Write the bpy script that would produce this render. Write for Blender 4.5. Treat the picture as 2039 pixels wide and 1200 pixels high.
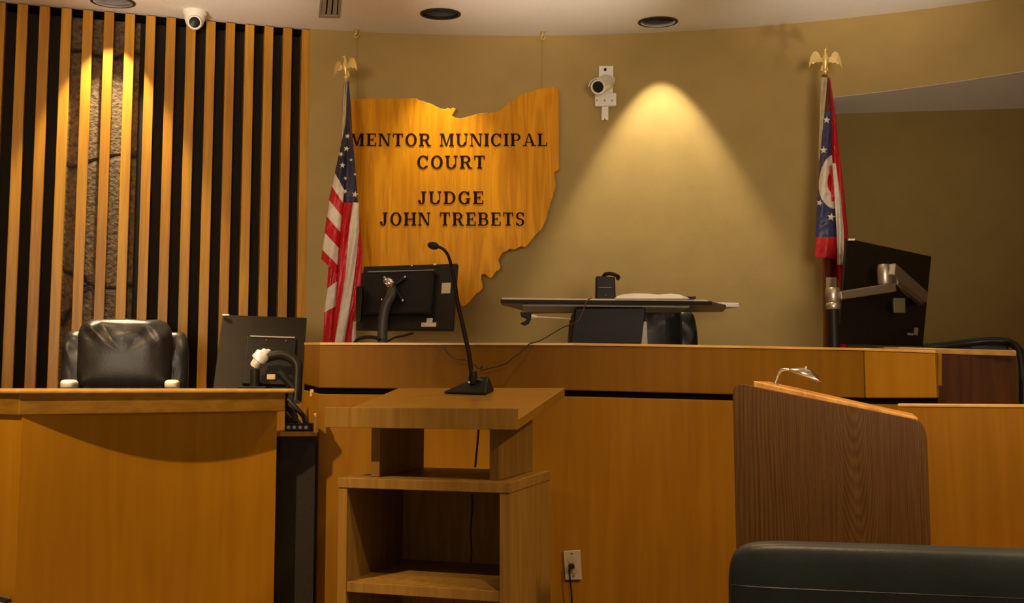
import bpy, bmesh, math, random
from mathutils import Vector, Matrix
random.seed(7)
C = bpy.context.scene.collection
for o in list(bpy.data.objects): bpy.data.objects.remove(o)
R = math.radians
PI = math.pi

# ------------------------------------------------------------------ camera
F, HOR, CZ = 2000.0, 770.0, 1.2          # focal length in pixels of the 2039x1200 frame, eye level row, eye height
TH = math.atan((HOR-600)/F)
cd = bpy.data.cameras.new('camera'); cam = bpy.data.objects.new('camera', cd); C.objects.link(cam)
cam.location = (0, 0, CZ); cam.rotation_euler = (PI/2+TH, 0, 0)
cd.sensor_fit = 'HORIZONTAL'; cd.sensor_width = 36; cd.lens = 36*F/2039; cd.clip_start = .05
sc = bpy.context.scene; sc.camera = cam
sc.view_settings.view_transform = 'Standard'; sc.view_settings.look = 'None'
sc.view_settings.gamma = 1; sc.view_settings.use_curve_mapping = False
sc.view_settings.exposure = 0.0

# ------------------------------------------------------------------ light
WARM = (1, .66, .34)
w = bpy.data.worlds.new('world'); sc.world = w; w.use_nodes = True
w.node_tree.nodes['Background'].inputs[0].default_value = (1, .68, .38, 1)   # dim warm light of the rest of the hall
w.node_tree.nodes['Background'].inputs[1].default_value = .27

def spot(loc, to, energy, ang, blend=.3, size=.03, col=WARM):
    l = bpy.data.lights.new('spot', 'SPOT'); l.energy = energy; l.spot_size = R(ang); l.spot_blend = blend
    l.shadow_soft_size = size; l.color = col
    o = bpy.data.objects.new('spot_light', l); C.objects.link(o); o.location = loc
    o.rotation_euler = (Vector(to)-Vector(loc)).to_track_quat('-Z', 'Y').to_euler()
    return o
def ceil_z(y): return 3.4+.1*(y-6.3)
# lamps in the ceiling over the gallery, in front of the desk and the bench
spot((-1.75, 1.75, 2.9), (-1.6, 3.4, .7), 390, 66, .5, .03)
spot((-1.95, 4.35, 3.1), (-1.9, 4.5, 0), 420, 62, .8, .15)
spot((.4, 1.6, 2.88), (.8, 2.9, 0), 115, 80, .5, .06)
spot((2.1, 1.6, 2.88), (1.5, 2.8, 0), 215, 88, .6, .06)
spot((.6, 3.5, 3.05), (.6, 3.51, 0), 60, 120, .8, .06)  # added unseen spot; its floor bounce lifts the lower bench front
# unseen soft uplights, added to brighten the ceiling and the upper walls
for sx in (-1, 1):
    spot((sx*.6, -.5, 1.5), (sx*1.5, 5.9, 2.85), 500, 42, 1, .35, (1, .80, .58))
for x, e in ((-1.9, 400), (.2, 470), (2.1, 330)):
    spot((x, 2.6, 1.3), (x*.9, 5.2, 3.75), e, 32, 1, .1, (1, .80, .58))  # added near the podium to lift the ceiling, no fixture there

# ------------------------------------------------------------------ pixel -> point
CF = Vector((0, math.cos(TH), math.sin(TH))); CU = Vector((0, -math.sin(TH), math.cos(TH)))
def ray(px, py): return Vector(((px-1019.5)/F, 0, 0))+CF+CU*((600-py)/F)
def at(px, py, Y):
    r = ray(px, py); return Vector((0, 0, CZ))+r*(Y/r.y)
def atz(px, py, z):
    r = ray(px, py); return Vector((0, 0, CZ))+r*((z-CZ)/r.z)
def atceil(px, py):
    r = ray(px, py); return Vector((0, 0, CZ))+r*((3.4-.63-CZ)/(r.z-.1*r.y))
def atplane(px, py, p0, n):
    r = ray(px, py); o = Vector((0, 0, CZ)); return o+r*((p0-o).dot(n)/r.dot(n))
ACX, ACY, AR = .036, 1.435, 4.664          # plan arc of the curved wall
def arc_y(x): return ACY+math.sqrt(AR*AR-(x-ACX)**2)
def atarc(px, py):
    r = ray(px, py); a = r.x*r.x+r.y*r.y; b = -2*(r.x*ACX+r.y*ACY); c = ACX**2+ACY**2-AR*AR
    return Vector((0, 0, CZ))+r*((-b+math.sqrt(b*b-4*a*c))/(2*a))

# ------------------------------------------------------------------ materials
def lin(c):
    return tuple(((v/255)/12.92 if v/255 <= .04045 else ((v/255+.055)/1.055)**2.4) for v in c)
MATS = {}
def base_mat(name):
    m = bpy.data.materials.new(name); m.use_nodes = True
    nt = m.node_tree; return m, nt, nt.nodes['Principled BSDF']
def plain(name, col, rough=.5, metal=0, noise=.08, nscale=30, bump=0, bscale=200, coat=0, spec=.5):
    if name in MATS: return MATS[name]
    m, nt, b = base_mat(name)
    b.inputs['Roughness'].default_value = rough; b.inputs['Metallic'].default_value = metal
    b.inputs['Coat Weight'].default_value = coat; b.inputs['Specular IOR Level'].default_value = spec
    tc = nt.nodes.new('ShaderNodeTexCoord'); n = nt.nodes.new('ShaderNodeTexNoise'); n.inputs['Scale'].default_value = nscale
    n.inputs['Detail'].default_value = 4
    nt.links.new(tc.outputs['Object'], n.inputs['Vector'])
    r = nt.nodes.new('ShaderNodeValToRGB')
    r.color_ramp.elements[0].position = .3; r.color_ramp.elements[1].position = .7
    r.color_ramp.elements[0].color = (*[max(0, v*(1-noise)) for v in col], 1)
    r.color_ramp.elements[1].color = (*[min(1, v*(1+noise)) for v in col], 1)
    nt.links.new(n.outputs['Fac'], r.inputs['Fac']); nt.links.new(r.outputs['Color'], b.inputs['Base Color'])
    if bump:
        n2 = nt.nodes.new('ShaderNodeTexNoise'); n2.inputs['Scale'].default_value = bscale
        nt.links.new(tc.outputs['Object'], n2.inputs['Vector'])
        bp = nt.nodes.new('ShaderNodeBump'); bp.inputs['Strength'].default_value = bump; bp.inputs['Distance'].default_value = .004
        nt.links.new(n2.outputs['Fac'], bp.inputs['Height']); nt.links.new(bp.outputs['Normal'], b.inputs['Normal'])
    MATS[name] = m; return m
def wood(name, c1, c2, scale=(22, 22, 1.2), rough=.4, detail=6, coat=0, lo=.35, hi=.65, dist=.6, spec=.3):
    if name in MATS: return MATS[name]
    m, nt, b = base_mat(name)
    b.inputs['Roughness'].default_value = rough; b.inputs['Coat Weight'].default_value = coat
    b.inputs['Specular IOR Level'].default_value = spec
    tc = nt.nodes.new('ShaderNodeTexCoord'); mp = nt.nodes.new('ShaderNodeMapping'); mp.inputs['Scale'].default_value = scale
    n = nt.nodes.new('ShaderNodeTexNoise'); n.inputs['Scale'].default_value = 1.6; n.inputs['Detail'].default_value = detail
    n.inputs['Distortion'].default_value = dist
    nt.links.new(tc.outputs['Object'], mp.inputs['Vector']); nt.links.new(mp.outputs['Vector'], n.inputs['Vector'])
    r = nt.nodes.new('ShaderNodeValToRGB')
    r.color_ramp.elements[0].position = lo; r.color_ramp.elements[1].position = hi
    r.color_ramp.elements[0].color = (*c2, 1); r.color_ramp.elements[1].color = (*c1, 1)
    nt.links.new(n.outputs['Fac'], r.inputs['Fac']); nt.links.new(r.outputs['Color'], b.inputs['Base Color'])
    MATS[name] = m; return m
def oak_cathedral(name, c1, c2, centre):
    m, nt, b = base_mat(name)
    b.inputs['Roughness'].default_value = .5; b.inputs['Specular IOR Level'].default_value = .2
    N = nt.nodes.new; Lk = nt.links.new
    def mth(op, a, b_=None, c_=None):
        n = N('ShaderNodeMath'); n.operation = op
        for i, v in enumerate((a, b_, c_)):
            if v is None: continue
            if isinstance(v, (int, float)): n.inputs[i].default_value = v
            else: Lk(v, n.inputs[i])
        return n.outputs[0]
    tc = N('ShaderNodeTexCoord'); sp = N('ShaderNodeSeparateXYZ'); Lk(tc.outputs['Object'], sp.inputs[0])
    def nz(scale, sc_, det):
        mp = N('ShaderNodeMapping'); mp.inputs['Scale'].default_value = scale; n = N('ShaderNodeTexNoise'); n.inputs['Scale'].default_value = sc_; n.inputs['Detail'].default_value = det
        Lk(tc.outputs['Object'], mp.inputs['Vector']); Lk(mp.outputs['Vector'], n.inputs['Vector']); return n.outputs['Fac']
    bend = mth('MULTIPLY_ADD', nz((1.5, 1.5, 1.2), 1.5, 2), .05, -.025)
    dx = mth('ADD', mth('SUBTRACT', sp.outputs['X'], centre[0]), bend)
    d2 = mth('MULTIPLY', dx, dx)
    wgt = mth('EXPONENT', mth('MULTIPLY', d2, -1/.115**2))
    arch = mth('SQRT', mth('ADD', d2, .004))
    h = mth('MULTIPLY_ADD', mth('MULTIPLY', sp.outputs['Z'], wgt), 1.25, mth('MULTIPLY', arch, -4.0))
    h = mth('MULTIPLY_ADD', nz((14, 14, 1.2), 1.6, 3), .12, h)
    wv = mth('MULTIPLY_ADD', mth('SINE', mth('MULTIPLY', h, 2*PI/.05)), .5, .5)
    fine = nz((110, 110, 4), 1.5, 4)
    k = mth('MULTIPLY_ADD', wv, .34, mth('MULTIPLY_ADD', fine, 1.0, -.12))
    r = N('ShaderNodeValToRGB'); r.color_ramp.elements[0].position = .15; r.color_ramp.elements[1].position = .85
    r.color_ramp.elements[0].color = (*c2, 1); r.color_ramp.elements[1].color = (*c1, 1)
    Lk(k, r.inputs['Fac']); Lk(r.outputs['Color'], b.inputs['Base Color'])
    return m
def stone(name):
    m, nt, b = base_mat(name); b.inputs['Roughness'].default_value = .9
    tc = nt.nodes.new('ShaderNodeTexCoord')
    mp = nt.nodes.new('ShaderNodeMapping'); mp.inputs['Scale'].default_value = (1.6, 1.6, 2.2)
    nd = nt.nodes.new('ShaderNodeTexNoise'); nd.inputs['Scale'].default_value = 1.5; nd.inputs['Detail'].default_value = 3
    ad = nt.nodes.new('ShaderNodeVectorMath'); ad.operation = 'MULTIPLY_ADD'; ad.inputs[1].default_value = (.5, .5, .5)
    vo = nt.nodes.new('ShaderNodeTexVoronoi'); vo.feature = 'DISTANCE_TO_EDGE'; vo.inputs['Scale'].default_value = .75
    nt.links.new(tc.outputs['Object'], mp.inputs['Vector']); nt.links.new(mp.outputs['Vector'], nd.inputs['Vector'])
    nt.links.new(nd.outputs['Color'], ad.inputs[0]); nt.links.new(mp.outputs['Vector'], ad.inputs[2]); nt.links.new(ad.outputs[0], vo.inputs['Vector'])
    jr = nt.nodes.new('ShaderNodeValToRGB'); jr.color_ramp.elements[0].position = .0; jr.color_ramp.elements[1].position = .035
    jr.color_ramp.elements[0].color = (.12, .1, .09, 1); jr.color_ramp.elements[1].color = (1, 1, 1, 1)
    nt.links.new(vo.outputs['Distance'], jr.inputs['Fac'])
    n = nt.nodes.new('ShaderNodeTexNoise'); n.inputs['Scale'].default_value = 45; n.inputs['Detail'].default_value = 8
    nt.links.new(tc.outputs['Object'], n.inputs['Vector'])
    r = nt.nodes.new('ShaderNodeValToRGB'); r.color_ramp.elements[0].position = .3; r.color_ramp.elements[1].position = .7
    r.color_ramp.elements[0].color = (.06, .04, .022, 1); r.color_ramp.elements[1].color = (.21, .135, .065, 1)
    nt.links.new(n.outputs['Fac'], r.inputs['Fac'])
    mu = nt.nodes.new('ShaderNodeMixRGB'); mu.blend_type = 'MULTIPLY'; mu.inputs[0].default_value = 1
    nt.links.new(r.outputs['Color'], mu.inputs[1]); nt.links.new(jr.outputs['Color'], mu.inputs[2])
    nt.links.new(mu.outputs[0], b.inputs['Base Color'])
    hs = nt.nodes.new('ShaderNodeMath'); hs.operation = 'MULTIPLY_ADD'; hs.inputs[1].default_value = .5
    nt.links.new(n.outputs['Fac'], hs.inputs[0]); nt.links.new(jr.outputs['Color'], hs.inputs[2])
    bp = nt.nodes.new('ShaderNodeBump'); bp.inputs['Strength'].default_value = .9; bp.inputs['Distance'].default_value = .03
    nt.links.new(hs.outputs[0], bp.inputs['Height']); nt.links.new(bp.outputs['Normal'], b.inputs['Normal'])
    return m

M_WALL = plain('wall_vinyl', (.37, .262, .086), .75, noise=.05, nscale=6, bump=.15, bscale=300)
M_CEIL = plain('ceiling_plaster', (.80, .80, .80), .9, noise=.03, nscale=60, bump=.25, bscale=250)
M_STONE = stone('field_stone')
M_SLAT = [wood('slat_oak_%d' % i, c, tuple(v*.72 for v in c), (30, 30, 1.5), .38, spec=.4)
          for i, c in enumerate([(.60, .285, .025), (.54, .24, .02), (.66, .325, .03)])]
M_BENCH = wood('bench_maple', (.25, .115, .008), (.215, .095, .006), (14, 14, 1.0), .45, spec=.08)
M_DESK = wood('desk_maple', (.31, .145, .007), (.275, .125, .006), (14, 14, 1.0), .45, spec=.08)
M_RAIL = wood('rail_maple', (.18, .081, .005), (.155, .068, .004), (14, 14, 1.0), .45, spec=.08)
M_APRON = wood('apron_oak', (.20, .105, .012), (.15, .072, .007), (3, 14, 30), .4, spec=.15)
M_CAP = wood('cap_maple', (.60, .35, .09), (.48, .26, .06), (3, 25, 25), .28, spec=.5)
M_POD = wood('podium_maple', (.225, .128, .026), (.175, .093, .017), (26, 26, 1.6), .45, spec=.12)
M_PODTOP = wood('podium_top_maple', (.20, .105, .012), (.17, .086, .009), (3, 22, 22), .32, spec=.3)
M_PODIN = wood('podium_inside', (.26, .155, .05), (.2, .12, .04), (20, 20, 2), .6, spec=.1)
M_DARKWOOD = wood('dark_wood', (.085, .03, .006), (.055, .018, .004), (20, 20, 2), .5, spec=.1)
M_BROWNWOOD = wood('pole_wood', (.22, .08, .02), (.15, .05, .012), (30, 30, 1), .35)
M_SIGN = wood('sign_oak', (.66, .29, .008), (.48, .19, .005), (10, 10, .9), .4, dist=2.2, spec=.1)
M_LETTER = plain('letter_brown', (.012, .003, .003), .7, spec=.08)
M_BLACK = plain('black_plastic', (.010, .009, .008), .45, noise=.2, spec=.18)
M_SCREEN = plain('screen_back_plastic', (.015, .012, .008), .4, noise=.15, spec=.18)
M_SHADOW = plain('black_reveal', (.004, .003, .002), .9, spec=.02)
M_LEATHER = plain('black_leather', (.013, .013, .014), .36, noise=.25, nscale=20, bump=.12, bscale=90, spec=.33)
M_LEATHER2 = plain('grey_black_leather', (.022, .032, .035), .42, noise=.25, nscale=12, bump=.08, bscale=140, spec=.3)
M_WHITE = plain('white_plastic', (.78, .76, .70), .4, noise=.03)
M_IVORY = plain('ivory_plate', (.34, .28, .2), .4, noise=.05)
M_PAPER = plain('paper', (.85, .83, .78), .7, noise=.03)
M_CHROME = plain('chrome', (.75, .74, .74), .16, 1, noise=.03)
M_ALU = plain('grey_aluminium', (.42, .38, .32), .36, .85, noise=.06)
M_GREY = plain('grey_plastic', (.30, .29, .27), .4, noise=.08)
M_BRASS = plain('brass', (.80, .62, .24), .4, .7, noise=.08)
M_CAN = plain('downlight_baffle', (.10, .085, .085), .35, .3, noise=.1)
M_RED = plain('flag_red', (.55, .012, .022), .42, noise=.12, nscale=60)
M_FWHITE = plain('flag_white', (.72, .66, .55), .6, noise=.08, nscale=40)
M_NAVY = plain('flag_navy', (.022, .022, .055), .55, noise=.2, nscale=60)
M_BLUE = plain('flag_blue', (.035, .04, .13), .45, noise=.2, nscale=60)
M_TAN = plain('flag_header', (.50, .42, .24), .7)
M_CARPET = plain('grey_carpet', (.42, .34, .27), .95, noise=.2, nscale=180, bump=.5, bscale=400)
M_DARKCARPET = plain('charcoal_fabric', (.016, .013, .009), .95, noise=.3, nscale=150, bump=.3, bscale=300)
M_LENS = plain('dark_glass', (.01, .01, .012), .35, spec=.2)

# ------------------------------------------------------------------ mesh builder
def root_loc(o):
    v = Vector((0, 0, 0))
    while o is not None: v += o.location; o = o.parent
    return v
class MB:
    def __init__(s): s.bm = bmesh.new(); s.mi = 0
    def _f(s, vs):
        try: f = s.bm.faces.new(vs); f.material_index = s.mi; return f
        except ValueError: return None
    def box(s, c, d, rot=None):
        m = Matrix.Translation(Vector(c)) @ (rot.to_4x4() if rot else Matrix()) @ Matrix.Diagonal((*d, 1))
        r = bmesh.ops.create_cube(s.bm, size=1, matrix=m)
        for v in r['verts']:
            for f in v.link_faces: f.material_index = s.mi
        return s
    def hexa(s, a, b):           # two quads of four points
        va = [s.bm.verts.new(p) for p in a]; vb = [s.bm.verts.new(p) for p in b]; n = len(va)
        s._f(va[::-1]); s._f(vb)
        for i in range(n): s._f([va[i], va[(i+1) % n], vb[(i+1) % n], vb[i]])
        return s
    def prism(s, pts, vec):      # polygon pts extruded by vec (vec one vector or a list)
        pts = [Vector(p) for p in pts]; vec = Vector(vec)
        return s.hexa(pts, [p+vec for p in pts])
    def wall(s, plan, z0, z1, t=0):   # strip along a plan polyline, z0/z1 scalars or lists; t thickness away (+) along plan normal
        n = len(plan); zz0 = z0 if isinstance(z0, list) else [z0]*n; zz1 = z1 if isinstance(z1, list) else [z1]*n
        nor = []
        for i in range(n):
            a = Vector(plan[max(0, i-1)][:2]); b = Vector(plan[min(n-1, i+1)][:2]); d = (b-a).normalized(); nor.append(Vector((-d.y, d.x)))
        fr = [[s.bm.verts.new((p[0], p[1], z)) for p, z in zip(plan, zz)] for zz in (zz0, zz1)]
        if t:
            bk = [[s.bm.verts.new((p[0]+q.x*t, p[1]+q.y*t, z)) for p, z, q in zip(plan, zz, nor)] for zz in (zz0, zz1)]
        for i in range(n-1):
            s._f([fr[0][i], fr[0][i+1], fr[1][i+1], fr[1][i]])
            if t:
                s._f([bk[0][i+1], bk[0][i], bk[1][i], bk[1][i+1]])
                s._f([fr[1][i], fr[1][i+1], bk[1][i+1], bk[1][i]]); s._f([fr[0][i+1], fr[0][i], bk[0][i], bk[0][i+1]])
        if t:
            s._f([fr[0][0], fr[1][0], bk[1][0], bk[0][0]]); s._f([fr[0][-1], bk[0][-1], bk[1][-1], fr[1][-1]])
        return s
    def tube(s, pts, r, n=10, closed=False):
        pts = [Vector(p) for p in pts]; N = len(pts); rr = r if isinstance(r, list) else [r]*N
        rings = []; up = None
        for i, p in enumerate(pts):
            d = (pts[min(N-1, i+1)]-pts[max(0, i-1)]).normalized()
            if up is None:
                up = d.orthogonal().normalized()
            up = (up-d*up.dot(d)).normalized(); side = d.cross(up)
            rings.append([s.bm.verts.new(p+(up*math.cos(a)+side*math.sin(a))*rr[i]) for a in [2*PI*k/n for k in range(n)]])
        for i in range(N-1):
            for k in range(n): s._f([rings[i][k], rings[i][(k+1) % n], rings[i+1][(k+1) % n], rings[i+1][k]])
        s._f(rings[0][::-1]); s._f(rings[-1])
        return s
    def lathe(s, prof, loc, n=24, axis=None):   # prof: list of (r, h)
        q = axis.to_matrix().to_4x4() if axis else Matrix()
        m = Matrix.Translation(Vector(loc)) @ q
        rings = [[s.bm.verts.new(m @ Vector((r*math.cos(2*PI*k/n), r*math.sin(2*PI*k/n), h))) for k in range(n)] for r, h in prof]
        for i in range(len(prof)-1):
            for k in range(n): s._f([rings[i][k], rings[i][(k+1) % n], rings[i+1][(k+1) % n], rings[i+1][k]])
        s._f(rings[0][::-1]); s._f(rings[-1])
        return s
    def pillow(s, c, d, e1=.5, e2=.35, rot=None, nu=40, nv=24, disp=None):   # superellipsoid cushion
        def pw(v, e): return math.copysign(abs(v)**e, v)
        grid = []
        for j in range(nv+1):
            ph = -PI/2+PI*j/nv; row = []
            for i in range(nu):
                a = 2*PI*i/nu
                v = Vector((pw(math.cos(ph), e1)*pw(math.cos(a), e2)*d[0]/2, pw(math.sin(ph), e1)*d[1]/2, pw(math.cos(ph), e1)*pw(math.sin(a), e2)*d[2]/2))
                if disp: v = disp(v)
                if rot: v = rot @ v
                row.append(s.bm.verts.new(v+Vector(c)))
            grid.append(row)
        for j in range(nv):
            for i in range(nu): s._f([grid[j][i], grid[j][(i+1) % nu], grid[j+1][(i+1) % nu], grid[j+1][i]])
        bmesh.ops.remove_doubles(s.bm, verts=s.bm.verts[:], dist=1e-5)
        return s
    def ball(s, c, r, rot=None, n=16):
        rr = r if hasattr(r, '__len__') else (r, r, r)
        m = Matrix.Translation(Vector(c)) @ (rot.to_4x4() if rot else Matrix()) @ Matrix.Diagonal((*rr, 1))
        g = bmesh.ops.create_uvsphere(s.bm, u_segments=n, v_segments=max(6, n//2), radius=1, matrix=m)
        for v in g['verts']:
            for f in v.link_faces: f.material_index = s.mi
        return s
    def build(s, name, mats, parent=None, bevel=0, smooth=False, seg=2, loc=None, solid=0, recalc=True, sub=0):
        if recalc: bmesh.ops.recalc_face_normals(s.bm, faces=s.bm.faces[:])
        me = bpy.data.meshes.new(name)
        off = root_loc(parent) if parent else Vector(loc if loc else (0, 0, 0))
        bmesh.ops.translate(s.bm, verts=s.bm.verts[:], vec=-off)
        s.bm.to_mesh(me); s.bm.free()
        for m in (mats if isinstance(mats, list) else [mats]): me.materials.append(m)
        o = bpy.data.objects.new(name, me); C.objects.link(o)
        if parent: o.parent = parent
        elif loc: o.location = loc
        if smooth:
            for p in me.polygons: p.use_smooth = True
        if solid:
            md = o.modifiers.new('s', 'SOLIDIFY'); md.thickness = solid; md.offset = 0
        if bevel:
            md = o.modifiers.new('b', 'BEVEL'); md.width = bevel; md.segments = seg; md.limit_method = 'ANGLE'; md.angle_limit = R(35)
        if sub:
            md = o.modifiers.new('u', 'SUBSURF'); md.levels = sub; md.render_levels = sub
        if smooth and not sub:
            me.set_sharp_from_angle(angle=R(38))
        return o
def thing(name, label, cat, loc, group=None):
    o = bpy.data.objects.new(name, None); C.objects.link(o); o.location = loc; o.empty_display_size = .05
    return tag(o, label, cat, group)
def tag(o, label, cat, group=None):
    o['label'] = label; o['category'] = cat
    if group: o['group'] = group
    return o
def struct(name, mb, m, **k):
    o = mb.build(name, m, **k); o['kind'] = 'structure'; return o
def smooth_path(pts, n=8):
    pts = [Vector(p) for p in pts]; out = []
    for i in range(len(pts)-1):
        p0, p1, p2, p3 = pts[max(0, i-1)], pts[i], pts[i+1], pts[min(len(pts)-1, i+2)]
        for k in range(n):
            t = k/n
            out.append(.5*((2*p1)+(p2-p0)*t+(2*p0-5*p1+4*p2-p3)*t*t+(3*p1-p0-3*p2+p3)*t**3))
    out.append(pts[-1]); return out

# ------------------------------------------------------------------ setting
# plan of the slat screen: a straight run that closes the curved wall on the left
SA = Vector((-1.232, 5.93, 0)); SD = Vector((-1, -.376, 0)).normalized(); SN = Vector((-SD.y, SD.x, 0))
if SN.y > 0: SN = -SN                    # towards the court room
def slat_pt(px, py): return atplane(px, py, SA, SN)
SEND = SA+SD*2.35
DL = [('slats', 225, 3), ('sign', 877, 27), ('wall', 1310, 43)]
RDL = .105
HZ = 2.88                                # underside of the header over the alcove
jamb_x = atarc(1650, 400).x
def arc_pts(x0, x1, n): return [(x0+(x1-x0)*i/n, arc_y(x0+(x1-x0)*i/n)) for i in range(n+1)]
XR = 3.15
# ceiling, sloping gently, with round openings for the lamps
mb = MB(); bm = mb.bm
outer = [(-4.2, .9), (3.9, .9), (3.9, 6.5), (-4.2, 6.5)]
ed = []
vs = [bm.verts.new((x, y, ceil_z(y))) for x, y in outer]
ed += [bm.edges.new((vs[i], vs[(i+1) % 4])) for i in range(4)]
for _, px, py in DL:
    c = atceil(px, py); vv = [bm.verts.new((c.x+RDL*math.cos(a), c.y+RDL*math.sin(a), ceil_z(c.y+RDL*math.sin(a)))) for a in [2*PI*k/40 for k in range(40)]]
    ed += [bm.edges.new((vv[i], vv[(i+1) % 40])) for i in range(40)]
bmesh.ops.triangle_fill(bm, use_beauty=True, use_dissolve=False, edges=ed)
struct('ceiling', mb, M_CEIL)
# curved wall, with the header running on over the alcove
lo = arc_pts(-1.222, jamb_x, 40)
mb = MB(); mb.wall(lo, 0, [ceil_z(y) for x, y in lo], .12); struct('wall_back', mb, M_WALL, smooth=True)
hp = arc_pts(jamb_x, XR, 16)
mb = MB(); mb.wall(hp, HZ, [ceil_z(y) for x, y in hp], .015); struct('wall_header', mb, M_WALL, smooth=True)
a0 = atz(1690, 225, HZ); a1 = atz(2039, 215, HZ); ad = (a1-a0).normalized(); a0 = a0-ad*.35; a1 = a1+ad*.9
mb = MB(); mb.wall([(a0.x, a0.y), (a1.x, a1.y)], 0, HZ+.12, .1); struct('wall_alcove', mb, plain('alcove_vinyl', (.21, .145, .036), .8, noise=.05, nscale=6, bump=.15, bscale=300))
mb = MB()
so = [Vector((x, y+.003, HZ-.002)) for x, y in hp]
mb.prism(so+[Vector((a1.x, a1.y+.05, HZ-.002)), Vector((a0.x, a0.y+.05, HZ-.002))], (0, 0, .06)); struct('ceiling_alcove', mb, M_CEIL)
jy = arc_y(jamb_x)
mb = MB(); mb.prism([(jamb_x+.001, jy+.004, 0), (jamb_x+.001, a0.y+.1, 0), (jamb_x-.1, a0.y+.1, 0), (jamb_x-.1, arc_y(jamb_x-.1)+.03, 0)], (0, 0, HZ-.003)); struct('wall_jamb', mb, M_WALL)
# side walls and floors
mb = MB(); mb.box((3.95, 3.7, 1.75), (.1, 5.6, 3.5)); struct('wall_right', mb, M_WALL)
mb = MB(); mb.box((-4.25, 3.7, 1.75), (.1, 5.6, 3.5)); struct('wall_left', mb, M_WALL)
mb = MB(); mb.box((-.15, 3.75, -.05), (8.1, 5.9, .1)); struct('floor', mb, M_CARPET)
# dark backing behind the slats, with stone set across part of the run
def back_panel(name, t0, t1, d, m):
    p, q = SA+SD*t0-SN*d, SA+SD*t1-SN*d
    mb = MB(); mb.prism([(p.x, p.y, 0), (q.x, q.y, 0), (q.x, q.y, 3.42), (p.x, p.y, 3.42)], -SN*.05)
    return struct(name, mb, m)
back_panel('wall_backing', -.06, 2.35, .078, plain('backing_dark', (.021, .017, .013), .9, spec=.1))
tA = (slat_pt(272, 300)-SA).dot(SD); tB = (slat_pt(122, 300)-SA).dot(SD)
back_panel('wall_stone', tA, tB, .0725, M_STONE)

# slat screen
scr = thing('slat_screen', 'tall screen of vertical golden oak slats over a dark stone wall', 'wall screen', (SA.x, SA.y, 0))
r0 = slat_pt(619, 57); r14 = slat_pt(56, 7); pitch = (r14-r0).dot(SD)/14
for i in range(18):
    p = SA+SD*((r0-SA).dot(SD)+pitch*i); wd = pitch*.475; q = p+SD*wd
    zt = ceil_z(p.y)-.007
    mb = MB(); mb.hexa([(p.x, p.y, .01), (q.x, q.y, .01), (q-SN*.07).to_tuple()[:2]+(.01,), (p-SN*.07).to_tuple()[:2]+(.01,)],
                       [(p.x, p.y, zt), (q.x, q.y, zt), (q-SN*.07).to_tuple()[:2]+(zt,), (p-SN*.07).to_tuple()[:2]+(zt,)])
    mb.build('slat', M_SLAT[[0, 1, 0, 2, 1, 0, 0, 1, 0, 2, 1, 0, 2, 1, 0, 0, 1, 0][i]], scr, bevel=.003)
tl = ceil_z(5.6)
mb = MB(); p = SA-SN*.03; q = SEND-SN*.03
mb.hexa([(p.x, p.y, ceil_z(p.y)-.035), (q.x, q.y, ceil_z(q.y)-.035), (q.x-SN.x*.04, q.y-SN.y*.04, ceil_z(q.y)-.035), (p.x-SN.x*.04, p.y-SN.y*.04, ceil_z(p.y)-.035)],
        [(p.x, p.y, ceil_z(p.y)-.001), (q.x, q.y, ceil_z(q.y)-.001), (q.x-SN.x*.04, q.y-SN.y*.04, ceil_z(q.y)-.001), (p.x-SN.x*.04, p.y-SN.y*.04, ceil_z(p.y)-.001)])
mb.build('top_shade_strip', M_SHADOW, scr)  # near-black strip stands in for the shadow gap above the slats

# raised floor behind the desks
PZ = .45
mb = MB(); mb.prism([(-3.9, 4.62, 0), (-1.0, 4.62, 0), (3.3, 4.62, 0), (3.3, 5.15, 0), (1.6, 5.75, 0), (0, 6.05, 0), (-1.2, 5.88, 0), (-3.2, 5.12, 0)], (0, 0, PZ))
struct('floor_platform', mb, M_CARPET)

# ------------------------------------------------------------------ ceiling fittings
def downlight(px, py, label, e, ang, aim=None, dz=.19, blend=.12, size=.012, inner=None):
    c = atceil(px, py); t = thing('downlight', label, 'ceiling light', c, 'recessed ceiling downlights')
    n = 40; mb = MB()
    def ring(r, dz): return [mb.bm.verts.new((c.x+r*math.cos(2*PI*k/n), c.y+r*math.sin(2*PI*k/n), ceil_z(c.y+r*math.sin(2*PI*k/n))+dz)) for k in range(n)]
    rs = [ring(RDL+.012, -.001), ring(RDL+.012, -.006), ring(RDL-.004, -.006), ring(RDL-.004, .01)]
    for a, b in zip(rs, rs[1:]):
        for k in range(n): mb._f([a[k], a[(k+1) % n], b[(k+1) % n], b[k]])
    mb.build('trim_ring', plain('trim_dark', (.022, .016, .014), .5, spec=.2), t, smooth=True, recalc=False)
    mb = MB(); rs = [ring(RDL, .0), ring(RDL, .24), ring(.02, .25)]
    for a, b in zip(rs, rs[1:]):
        for k in range(n): mb._f([a[k], b[k], b[(k+1) % n], a[(k+1) % n]])
    mb._f(rs[-1])
    mb.build('baffle', inner or M_CAN, t, smooth=True, recalc=False)
    spot((c.x, c.y, c.z+dz), aim or (c.x, c.y, 0), e, ang, blend, size, (1, .83, .55))
downlight(225, 3, 'ceiling downlight above the lit oak slats, partly cut by the photo top', 210, 60, blend=.5, inner=plain('reflector', (.55, .50, .54), .3, .6))
downlight(877, 27, 'round ceiling downlight in front of the state shaped wooden sign', 75, 60, aim=at(880, 430, 5.9), dz=.03, blend=1, size=.05)
downlight(1310, 43, 'round ceiling downlight above the bright scallop on the tan wall', 170, 60, blend=.5)

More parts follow.
